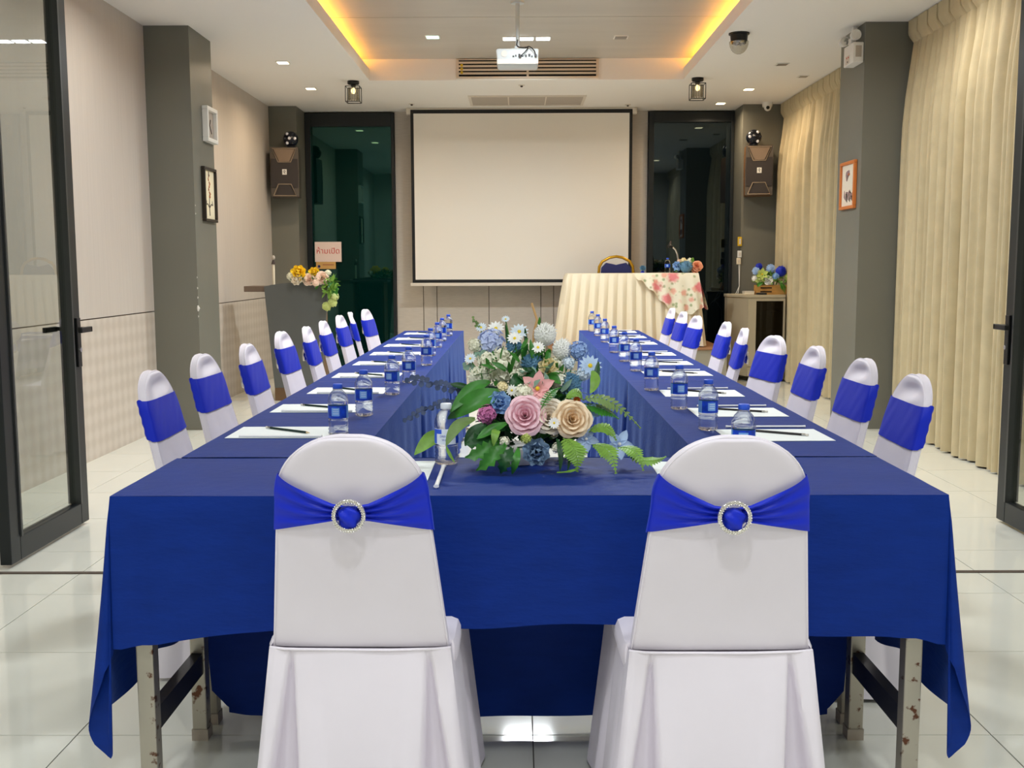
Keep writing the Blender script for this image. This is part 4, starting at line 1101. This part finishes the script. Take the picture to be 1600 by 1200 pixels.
def filler(mb, c, rx, ry, rz, n, l, rnd):
    for k in range(n):
        a = rnd.uniform(0, 2 * pi); b = math.acos(rnd.uniform(-.4, 1)); d = Vector((sin(b) * cos(a), sin(b) * sin(a), cos(b)))
        p = Vector(c) + Vector((d.x * rx, d.y * ry, d.z * rz)) * rnd.uniform(.55, .95)
        petal(mb, p, d + Vector((rnd.uniform(-.8, .8), rnd.uniform(-.8, .8), rnd.uniform(-.6, .8))), d, l * rnd.uniform(.7, 1.3), l * .4, -.2, .15, 2, 3, .5)

rnd = random.Random(11)
FL = [('cluster','ivory',-.10,2.72,.975,.026),('daisy','white',-.03,2.75,1.035,.018),('cluster','ivory',.075,2.74,.965,.02),('daisy','white',-.095,2.70,.905,.018),('cluster','icy',.145,2.70,.945,.017),('daisy','white',.03,2.70,1.015,.016),('cluster','ivory',-.03,2.72,.975,.024),('cluster','cream2',.08,2.66,.935,.022),('daisy','icy',-.145,2.72,.985,.014),('cluster','butter',-.06,2.6,.925,.014),('rose','pink',-.005,2.520,.866,.0406),('rose','cream',.053,2.528,.862,.0375),('rose','peach',.110,2.512,.857,.0385),('daisy','white',.064,2.480,.852,.0138),
('lily','salmon',.027,2.600,.921,.0387),('cluster','ivory',-.008,2.580,.911,.0224),('ruffle','skyblue',-.068,2.580,.887,.0304),('cluster','magenta',-.099,2.560,.861,.0238),
('ruffle','greyblue',.021,2.460,.786,.0336),('orchid','skyblue',.156,2.570,.864,.0223),('orchid','paleblue',.144,2.530,.805,.0267),('orchid','paleblue',.227,2.550,.789,.0316),
('mum','white',.051,2.790,1.044,.0360),('mum','white',.095,2.745,1.007,.0320),('mum','cream2',-.120,2.690,.938,.0355),('pompon','steel',-.032,2.760,1.013,.0215),
('pompon','steel',.014,2.700,.973,.0290),('pompon','steel',.110,2.660,.925,.0297),('ruffle','butter',.056,2.680,.966,.0249),('cluster','delph',-.095,2.780,1.021,.0345),
('daisy','white',-.080,2.800,1.058,.0208),('daisy','icy',-.018,2.800,1.049,.0226),('daisy','icy',-.054,2.800,1.083,.0104),('daisy','icy',-.119,2.800,1.061,.0139),
('cluster','delph2',.135,2.740,1.002,.0238),('daisy','paleblue',.164,2.700,.967,.0268),('cluster','icy',.108,2.700,.974,.0151),('cluster','ivory',-.062,2.700,.951,.0318),
('cluster','ivory',-.065,2.740,.989,.0221),('cluster','ivory',-.135,2.760,1.016,.0171),('cluster','ivory',.018,2.760,1.002,.0205),('cluster','ivory',-.017,2.660,.942,.0231),
('daisy','white',-.037,2.600,.916,.0145),('daisy','orange',.123,2.570,.896,.0100),('cluster','ivory',.038,2.740,.984,.0170),('cluster','lime',-.003,2.460,.818,.0122),
('cluster','ivory',-.054,2.470,.809,.0123),('cluster','ivory',.070,2.470,.793,.0123)]
fa = thing('flower_arrangement', 'large mixed flower centrepiece with roses and ferns on the front table', 'flowers', (.02, 2.58, TT + .002))
obj('bowl', MB().lathe([(.045, TT + .002), (.058, TT + .02), (.064, TT + .045), (.060, TT + .047)], 24, (-.02, 2.60, 0)), 'white', fa, smooth=40)
for k, c, x, y, z, r in FL:
    ax = Vector((x - .02, -1.0 if y < 2.65 else -.75, (z - .86) * 2.0 + .3)); flower(k, c, (x, y, z), r * (1.12 if y > 2.65 else 1.03), ax, fa, rnd)
sm = MB()
for k, c, x, y, z, r in FL:
    if z > .84: sm.tube([(x, y + r * .3, z - r * .3), (x * .6 + .008, (y + 2.62) / 2, (z + .80) / 2), (.01 + x * .15, 2.6, .79)], .0018, 5)
obj('stems', sm, 'leaf', fa, kind='stuff', smooth=True)
for c, n, l, m_, nm in (((.0, 2.635, .80), 260, .045, 'leafd', 'dark_foliage'), ((-.01, 2.70, .90), 150, .04, 'leaf', 'green_foliage'), ((.02, 2.66, .86), 70, .035, 'eucg', 'grey_green_foliage')):
    f = MB(); filler(f, c, .13, .07, .10 if n > 200 else .11, n, l, rnd); obj(nm, f, m_, fa, kind='stuff', smooth=60)
LV = [('leaf', [(-.093, 2.62, .935), (-.14, 2.6, .915), (-.19, 2.58, .863)], .04, 'leaf'), ('leaf', [(-.052, 2.6, .908), (-.123, 2.58, .893), (-.196, 2.6, .844)], .06, 'leaf'),
      ('leaf', [(-.11, 2.64, .905), (-.163, 2.64, .922), (-.192, 2.64, .927)], .02, 'leafd'), ('leaf', [(-.20, 2.60, .802), (-.238, 2.60, .794), (-.279, 2.58, .757)], .045, 'leafl'),
      ('leaf', [(-.125, 2.5, .859), (-.165, 2.47, .845), (-.191, 2.45, .802)], .034, 'fern'), ('leaf', [(-.191, 2.45, .802), (-.184, 2.45, .784), (-.171, 2.45, .762)], .009, 'leafl'),
      ('mon', [(-.075, 2.5, .82), (-.113, 2.48, .808), (-.149, 2.47, .803)], .055, 'leafd'), ('mon', [(-.067, 2.48, .808), (-.101, 2.46, .788), (-.147, 2.46, .772)], .055, 'leaf'),
      ('mon', [(-.051, 2.46, .803), (-.081, 2.43, .778), (-.119, 2.44, .745)], .05, 'leaf'), ('mon', [(-.036, 2.45, .797), (-.051, 2.42, .772), (-.062, 2.43, .741)], .045, 'leafd'),
      ('leaf', [(-.021, 2.45, .797), (-.027, 2.42, .772), (-.036, 2.43, .739)], .022, 'leaf'), ('leaf', [(-.10, 2.55, .84), (-.13, 2.53, .82), (-.15, 2.52, .79)], .035, 'leafd'),
      ('leaf', [(-.05, 2.52, .845), (-.085, 2.49, .835), (-.12, 2.47, .815)], .028, 'leaf'), ('leaf', [(-.07, 2.5, .83), (-.075, 2.47, .83), (-.08, 2.46, .80)], .024, 'leafl'),
      ('leaf', [(.166, 2.66, .958), (.173, 2.64, .935), (.159, 2.62, .905)], .03, 'leafl'), ('leaf', [(.184, 2.68, .98), (.178, 2.66, .95), (.170, 2.64, .915)], .018, 'leafd'),
      ('leaf', [(.07, 2.47, .815), (.078, 2.44, .79), (.076, 2.43, .745)], .016, 'leafd'), ('leaf', [(.09, 2.47, .81), (.10, 2.44, .79), (.094, 2.43, .745)], .014, 'leafd'),
      ('leaf', [(-.02, 2.68, .96), (.0, 2.64, .95), (.02, 2.61, .925)], .05, 'leafd'), ('leaf', [(.0, 2.66, .945), (-.02, 2.63, .94), (-.04, 2.61, .92)], .04, 'leafd'),
      ('leaf', [(.05, 2.66, .94), (.065, 2.63, .945), (.085, 2.61, .93)], .03, 'leaf'), ('leaf', [(-.075, 2.72, .98), (-.06, 2.70, .955), (-.04, 2.68, .93)], .014, 'leafd'),
      ('leaf', [(-.055, 2.79, 1.07), (-.05, 2.79, 1.03), (-.045, 2.77, .98)], .008, 'leafd'), ('leaf', [(-.003, 2.79, 1.06), (-.001, 2.79, 1.03), (-.005, 2.77, .995)], .010, 'leafd'),
      ('leaf', [(.03, 2.80, 1.06), (.035, 2.80, 1.075), (.036, 2.80, 1.09)], .008, 'leaf'),
      ('frond', [(.137, 2.58, .894), (.205, 2.58, .889), (.278, 2.56, .828)], .036, 'fern'), ('frond', [(.13, 2.58, .883), (.184, 2.57, .872), (.224, 2.56, .851)], .03, 'leaf'),
      ('frond', [(.086, 2.48, .815), (.111, 2.43, .793), (.116, 2.42, .748)], .034, 'leafl'), ('frond', [(.117, 2.43, .752), (.098, 2.42, .747), (.069, 2.42, .744)], .006, 'leafl'),
      ('frond', [(.156, 2.5, .796), (.191, 2.46, .787), (.207, 2.43, .741)], .030, 'leafl'), ('frond', [(.218, 2.5, .788), (.252, 2.46, .787), (.271, 2.43, .748)], .026, 'leafl'),
      ('frond', [(.246, 2.48, .768), (.29, 2.46, .764), (.329, 2.47, .772)], .024, 'leafl'), ('frond', [(.150, 2.53, .822), (.189, 2.53, .832), (.215, 2.52, .805)], .030, 'leafl'),
      ('frond', [(.035, 2.50, .885), (.058, 2.55, .915), (.085, 2.58, .925)], .016, 'leaf'), ('frond', [(.095, 2.56, .90), (.12, 2.56, .915), (.135, 2.56, .90)], .026, 'leafl')]
for kd, pts, wd, m_ in LV:
    if kd == 'frond': frond(pts, wd, m_, fa)
    else: leaf(pts, wd * .85, m_, fa, up=(0, -1, .55), lobed=.45 if kd == 'mon' else 0, wav=.08)
sprig([(-.11, 2.62, .895), (-.2, 2.66, .918), (-.299, 2.68, .937)], .012, 'eucb', fa, 13); sprig([(-.12, 2.62, .895), (-.215, 2.64, .879), (-.301, 2.62, .842)], .010, 'eucb', fa, 13)
sprig([(-.09, 2.74, .95), (-.11, 2.74, .985), (-.13, 2.75, 1.0)], .013, 'eucg', fa, 6); sprig([(-.10, 2.70, .93), (-.14, 2.72, .96), (-.16, 2.73, .965)], .009, 'eucg', fa, 6)
sprig([(-.10, 2.79, 1.03), (-.125, 2.8, 1.06), (-.14, 2.8, 1.085)], .006, 'fern', fa, 6)
obj('twig', MB().tube(spline([(.046, 2.72, .96), (.017, 2.78, 1.0), (.022, 2.81, 1.05), (.03, 2.82, 1.08), (.016, 2.84, 1.124)], 8), .0035, 6), 'twig', fa, smooth=True)
obj('twig', MB().tube(spline([(.022, 2.77, 1.0), (.05, 2.74, .99), (.07, 2.72, .975)], 8), .0035, 6), 'twig', fa, smooth=True)

# ================================================================== LECTERN
yp = 9.62
t_ = thing('lectern', 'dark grey wooden lectern with tapered front panel', 'lectern', (-2.05, yp + .2, 0))
xl, xr = -2.335, -1.752
top = [(xl + (xr - xl) * i / 12, 1.05 + .035 * sin(pi * i / 12)) for i in range(13)]
obj('front_panel', MB().prism([(-2.262, .12), (-1.83, .12)] + [(a, b) for a, b in reversed(top)], yp, yp + .03), 'podium', t_)
obj('side_panel', MB().box(-2.258, -2.235, yp + .031, yp + .42, .0, 1.02), 'brown', t_); obj('side_panel', MB().box(-1.86, -1.837, yp + .031, yp + .42, .0, 1.02), 'brown', t_)
obj('plinth', MB().box(-2.262, -1.832, yp + .002, yp + .44, 0, .119), 'brown', t_)
obj('reading_shelf', MB().box(-2.30, -1.79, yp + .031, yp + .45, 1.021, 1.045), 'podium', t_)
obj('side_shelf', MB().box(-2.53, -2.301, yp + .04, yp + .38, 1.0, 1.052), 'taupe', t_, bevel=.004)
t_ = thing('microphone', 'upright chrome microphone on the lectern', 'microphone', (-2.267, yp + .1, 1.046))
obj('base', MB().lathe([(.04, 1.0455), (.04, 1.06), (.012, 1.065)], 16, (-2.267, yp + .1, 0)), 'black', t_, smooth=30)
obj('stem', MB().tube([(-2.267, yp + .1, 1.06), (-2.266, yp + .1, 1.25)], .012, 10), 'cream', t_, smooth=True)
obj('clip', MB().tube([(-2.266, yp + .1, 1.25), (-2.264, yp + .1, 1.29)], [.020, .010], 10), 'ink', t_, smooth=True)
obj('head', MB().ball((-2.262, yp + .09, 1.31), .016, 10, 8, sz=1.4), 'greyfilter', t_, smooth=True)

def bouquet(label, loc, fl, fills, fronds=(), leaves=(), base=None):
    b = thing('flower_arrangement', label, 'flowers', loc)
    if base: base(b)
    for k, c, x, y, z, r in fl: flower(k, c, (x, y, z), r, (x - loc[0], -1, .35), b, rnd)
    for c, rx, ry, rz, n, l, m_ in fills:
        f = MB(); filler(f, c, rx, ry, rz, n, l, rnd); obj('foliage', f, m_, b, kind='stuff', smooth=60)
    for p, l, m_ in fronds: frond(p, l, m_, b, n=9)
    for p, wd, m_ in leaves: leaf(p, wd, m_, b, up=(0, -1, .5))
    return b
bouquet('yellow and cream roses with a trailing vine on the lectern', (-1.88, yp + .1, 1.06),
        [('ruffle', 'gold', -2.01, 9.585, 1.168, .078), ('ruffle', 'gold', -1.872, 9.60, 1.172, .055), ('rose', 'blush', -1.912, 9.56, 1.115, .052), ('rose', 'blush', -1.79, 9.56, 1.128, .055), ('ruffle', 'cream', -2.02, 9.56, 1.108, .055),
         ('cluster', 'ivory', -2.08, 9.60, 1.14, .04), ('cluster', 'ivory', -1.745, 9.60, 1.17, .03), ('cluster', 'blush', -1.845, 9.54, 1.08, .035), ('cluster', 'ivory', -1.73, 9.58, 1.09, .028), ('pompon', 'palegreen', -1.70, 9.55, .905, .045), ('pompon', 'palegreen', -1.755, 9.55, .87, .045), ('cluster', 'palegreen', -1.685, 9.56, .955, .04)],
        [((-1.88, 9.62, 1.10), .19, .05, .06, 90, .06, 'leaf'), ((-1.72, 9.56, 1.03), .05, .03, .09, 50, .06, 'leafl')],
        [([(-1.74, 9.57, 1.1), (-1.69, 9.55, 1.03), (-1.67, 9.55, .95)], .06, 'leaf')],
        [([(-1.76, 9.57, 1.1), (-1.69, 9.55, 1.06), (-1.665, 9.55, .94)], .06, 'leaf'), ([(-1.82, 9.55, 1.08), (-1.83, 9.54, 1.06), (-1.85, 9.54, 1.02)], .03, 'leaf'), ([(-1.73, 9.56, 1.05), (-1.72, 9.54, 1.0), (-1.73, 9.54, .93)], .05, 'leafl')])

# door notice on the green window
t_ = thing('door_notice', 'pale notice with red Thai lettering on the green window', 'sign', (-2.193, 12.15, 1.28))
obj('sheet', MB().box(-2.345, -2.041, 12.135, 12.150, 1.284, 1.511), 'sign', t_)
o = obj('lettering', text_mesh('ห้ามเปิด', .088, 'signred'), None, t_); o.matrix_parent_inverse = root_matrix(t_).inverted(); o.location = (-2.193, 12.133, 1.378); o.rotation_euler = (pi / 2, 0, 0)
t_ = thing('yellow_notice', 'small yellow notice under the pale Thai notice', 'sign', (-2.222, 12.15, 1.2))
obj('sheet', MB().box(-2.335, -2.109, 12.138, 12.150, 1.203, 1.2835), 'signyel', t_)
obj('emblem', MB().lathe([(.016, -.001), (.016, .001)], 12, (-2.30, 12.1365, 1.232), axis='Y'), 'bluepad', t_)
obj('print_line', MB().box(-2.26, -2.13, 12.1365, 12.1379, 1.245, 1.256), 'inkred', t_)

# ================================================================== SKIRTED SPEAKER TABLE
zt, zb = 1.150, .392
t_ = thing('skirted_table', 'speaker table with a cream pleated skirt on the platform', 'table', (1.15, 11.2, zb))
obj('tabletop', MB().box(.50, 1.80, 10.905, 11.50, zt - .03, zt), 'cream', t_, bevel=.008)
for i, j in ((.56, 10.96), (1.74, 10.96), (.56, 11.44), (1.74, 11.44)): obj('leg', MB().box(i - .02, i + .02, j - .02, j + .02, zb, zt - .031), 'steel', t_)
def skirt(u, v):
    L = [(.495, 11.5), (.495, 10.898), (1.805, 10.898), (1.805, 11.5)]
    seg = [.602, 1.31, .602]; s = u * sum(seg); k = 0
    while k < 2 and s > seg[k]: s -= seg[k]; k += 1
    a, b = L[k], L[k + 1]; f = s / seg[k]; x = a[0] + (b[0] - a[0]) * f; y = a[1] + (b[1] - a[1]) * f
    nx, ny = [(-1, 0), (0, -1), (1, 0)][k]
    ph = u * 27; w_ = abs((ph % 1) - .5) * 2
    pl = .004 + .055 * v ** .5 * (1 - w_ ** 1.4) + .006 * v * sin(37 * u)
    ex = .07 * v
    x += nx * (pl + ex) ; y += ny * (pl + ex * .35)
    if k == 1: x += (f - .5) * 2 * .085 * v
    return (x, y, zt - .002 - (zt - zb - .012) * v)
obj('skirt', MB().grid(skirt, 432, 16), 'cream', t_, smooth=60)
t_ = thing('floral_cloth', 'rose printed cloth draped over one end of the speaker table', 'cloth', (1.55, 10.95, zt))
obj('cloth_top', MB().prism([(1.19, 10.893), (1.81, 10.893), (1.81, 11.30), (1.5, 11.48)], zt + .001, zt + .003, 'XY'), 'floral', t_)
def flo(u, v):
    x = 1.17 + .665 * u; low = [(0, .03), (.18, .13), (.45, .33), (.56, .40), (.72, .44), (.86, .40), (1, .34)]
    for (a, b), (c, d) in zip(low, low[1:]):
        if u <= c: dp = b + (d - b) * (u - a) / (c - a); break
    dp += .012 * sin(40 * u)
    return (x + .05 * v * u, 10.882 - .085 * v ** .6 - .022 * v * sin(30 * u), zt + .003 - dp * v)
obj('cloth_front_fall', MB().grid(flo, 80, 14), 'floral', t_, smooth=60)
def flo2(u, v): return (1.818 + .11 * v ** .8 + .02 * v * sin(14 * u), 10.885 + .40 * u, zt + .003 - (.34 - .05 * u + .05 * sin(9 * u)) * v)
obj('cloth_side_fall', MB().grid(flo2, 30, 12), 'floral', t_, smooth=60)

t_ = thing('gold_chair', 'gold framed banquet chair with navy dotted back behind the speaker table', 'chair', (1.05, 11.66, zb))
xc, yc = 1.052, 11.58
arch = [(-.185, 1.0), (-.19, 1.14), (-.182, 1.22), (-.15, 1.275), (-.07, 1.318), (0, 1.330), (.07, 1.318), (.15, 1.275), (.182, 1.22), (.19, 1.14), (.185, 1.0)]
obj('back_frame', MB().tube([(xc - .185, yc + .02, zb + .02), (xc - .185, yc, zb + .45)] + [(xc + a, yc, b) for a, b in arch] + [(xc + .185, yc, zb + .45), (xc + .185, yc + .02, zb + .02)], .016, 10), 'gold', t_, smooth=True)
pad = [(-.165, .98), (-.168, 1.14), (-.160, 1.21), (-.11, 1.262), (-.04, 1.248), (0, 1.238), (.04, 1.248), (.11, 1.262), (.160, 1.21), (.168, 1.14), (.165, .98)]
obj('back_pad', MB().prism([(xc + a, b) for a, b in pad], yc - .018, yc + .018), 'bluepad', t_, bevel=.006)
obj('seat', MB().box(xc - .2, xc + .2, yc - .42, yc - .03, zb + .41, zb + .47), 'bluepad', t_, bevel=.02)
for i in (-1, 1): obj('leg', MB().tube([(xc + i * .185, yc - .38, zb + .41), (xc + i * .19, yc - .40, zb + .005)], .013, 8), 'gold', t_, smooth=True)
t_ = thing('desk_microphone', 'chrome gooseneck microphone on the speaker table', 'microphone', (1.665, 11.15, zt))
obj('base', MB().lathe([(.06, zt + .004), (.06, zt + .02), (.02, zt + .03)], 18, (1.665, 11.16, 0)), 'black', t_, smooth=30)
obj('gooseneck', MB().tube(spline([(1.665, 11.16, zt + .02), (1.665, 11.16, 1.30), (1.655, 11.16, 1.35), (1.635, 11.155, 1.395), (1.60, 11.15, 1.425)], 8), .009, 10), 'chrome', t_, smooth=True)
obj('head', MB().tube([(1.605, 11.15, 1.42), (1.575, 11.145, 1.432), (1.558, 11.14, 1.425)], [.012, .022, .018], 12), 'black', t_, smooth=True)
obj('clip', MB().tube([(1.575, 11.148, 1.44), (1.585, 11.148, 1.485)], [.014, .008], 8), 'ink', t_, smooth=True)
bouquet('low blue and peach flower arrangement on the speaker table', (1.74, 11.05, zt + .004),
        [('ruffle', 'skyblue', 1.635, 11.03, 1.225, .05), ('mum', 'steel', 1.725, 10.99, 1.215, .085), ('rose', 'rust', 1.845, 11.0, 1.225, .05), ('cluster', 'butter', 1.71, 11.08, 1.275, .035), ('cluster', 'ivory', 1.77, 11.07, 1.27, .035),
         ('cluster', 'skyblue', 1.63, 11.02, 1.185, .03), ('rose', 'rust', 1.82, 11.0, 1.185, .035), ('cluster', 'blush', 1.665, 11.07, 1.27, .025)],
        [((1.735, 11.06, 1.20), .11, .06, .05, 70, .05, 'leaf')], (), [([(1.79, 11.05, 1.26), (1.80, 11.04, 1.29), (1.81, 11.03, 1.305)], .04, 'leafl'), ([(1.64, 11.0, 1.18), (1.62, 10.98, 1.17), (1.60, 10.97, 1.16)], .03, 'leafd')])
t_ = thing('blue_ornament', 'small bright blue flower ornament on the speaker table', 'ornament', (1.298, 11.2, zt))
obj('stand', MB().lathe([(.025, zt + .004), (.014, zt + .02), (.012, zt + .03)], 12, (1.298, 11.2, 0)), 'f_royal', t_, smooth=30)
flower('ruffle', 'steel', (1.298, 11.19, 1.20), .035, (0, -1, .6), t_, rnd)

# ================================================================== CABINET
t_ = thing('cabinet', 'pale low cabinet with a dark glass door under the blue flowers', 'cabinet', (2.6, 11.35, 0))
x0, x1, y0, y1, zc = 2.40, 2.79, 11.10, 11.66, .92
obj('side_panel', MB().prism([(2.262, 11.52), (x0 - .001, y0 + .002), (x0 - .001, y1), (2.262, y1)], .06, zc - .031, 'XY'), 'cabinet', t_)
obj('top_panel', MB().prism([(2.25, 11.50), (x0 - .01, y0 - .01), (x1, y0 - .01), (x1, y1), (2.25, y1)], zc - .03, zc, 'XY'), 'cabinet', t_, bevel=.004)
obj('side_panel', MB().box(x1 - .02, x1, y0 + .03, y1, .12, zc - .031), 'cabinet', t_)
obj('base_panel', MB().box(x0, x1, y0 + .01, y1, .12, .16), 'cabinet', t_)
obj('drawer_front', MB().box(x0 + .002, x1 - .001, y0 + .002, y0 + .02, .06, .119), 'cabinet', t_, bevel=.002)
obj('back_panel', MB().box(x0, x1 - .021, y1 - .02, y1, .161, zc - .031), 'darkwood', t_)
obj('shelf', MB().box(x0, x1 - .021, y0 + .04, y1 - .021, .52, .535), 'brown', t_); obj('shelf', MB().box(x0, x1 - .021, y0 + .04, y1 - .021, .74, .75), 'brown', t_)
d_ = obj('door', MB().box(x0, x0 + .085, y0, y0 + .02, .165, zc - .032).box(x1 - .02, x1, y0, y0 + .02, .165, zc - .032).box(x0 + .085, x1 - .02, y0, y0 + .02, .165, .235).box(x0 + .085, x1 - .02, y0, y0 + .02, .855, zc - .032), 'cabinet', t_)
obj('pane', MB().box(x0 + .085, x1 - .02, y0 + .008, y0 + .012, .235, .855), 'cabglass', d_)
for a, b in ((x0 + .03, y0 + .04), (x1 - .04, y0 + .04), (2.30, y1 - .06)): obj('leg', MB().box(a, a + .03, b, b + .03, 0, .0599), 'black', t_)
t_ = thing('folded_cloth', 'folded brown paper on the upper shelf inside the cabinet', 'paper', (2.57, 11.3, .75))
obj('sheet', MB().grid(lambda u, v: (2.50 + .13 * u, 11.28 + .08 * v, .752 + .075 * v + .012 * sin(7 * u)), 10, 6), 'box', t_, solid=.003)
def woodbox(b):
    for a in ((2.50, 2.83, 11.17, 11.185), (2.50, 2.83, 11.285, 11.30), (2.50, 2.515, 11.186, 11.284), (2.815, 2.83, 11.186, 11.284)):
        obj('box_side', MB().box(a[0], a[1], a[2], a[3], .921, 1.02), 'box', b)
    for a in (.945, .985): obj('box_slot', MB().box(2.54, 2.66, 11.1685, 11.1699, a, a + .012), 'dark', b)
bouquet('royal blue and white flower box on top of the cabinet', (2.65, 11.23, .921),
        [('mum', 'royal', 2.755, 11.19, 1.165, .075), ('mum', 'royal', 2.535, 11.24, 1.215, .05), ('pompon', 'paleblue', 2.655, 11.22, 1.195, .052), ('pompon', 'paleblue', 2.495, 11.20, 1.17, .045), ('pompon', 'skyblue', 2.70, 11.17, 1.115, .042), ('rose', 'white', 2.62, 11.16, 1.075, .045),
         ('lily', 'lime', 2.555, 11.17, 1.135, .06), ('ruffle', 'palegreen', 2.53, 11.17, 1.075, .05), ('lily', 'blush', 2.84, 11.22, 1.20, .05), ('cluster', 'white', 2.48, 11.19, 1.09, .03), ('cluster', 'lime', 2.83, 11.18, 1.11, .04)],
        [((2.66, 11.23, 1.07), .16, .06, .07, 110, .06, 'leafl')], [([(2.74, 11.16, 1.05), (2.77, 11.13, 1.0), (2.785, 11.12, .93)], .045, 'leaf')], [([(2.56, 11.15, 1.05), (2.52, 11.13, 1.03), (2.50, 11.12, 1.0)], .04, 'leaf')], woodbox)
t_ = thing('remote_control', 'black remote control lying in front of the flower box', 'remote', (2.56, 11.13, .921))
obj('body', MB().box(2.49, 2.60, 11.125, 11.16, .921, .94), 'black', t_, bevel=.005)
obj('buttons', MB().box(2.51, 2.58, 11.13, 11.155, .9401, .942), 'greyfilter', t_)
t_ = thing('cream_tray', 'small cream box at the cabinet top edge', 'box', (2.42, 11.2, .921))
obj('tray', MB().box(2.37, 2.475, 11.16, 11.27, .921, .948), 'cream', t_, bevel=.004); obj('lid', MB().box(2.368, 2.477, 11.158, 11.272, .9481, .957), 'white2', t_, bevel=.003)
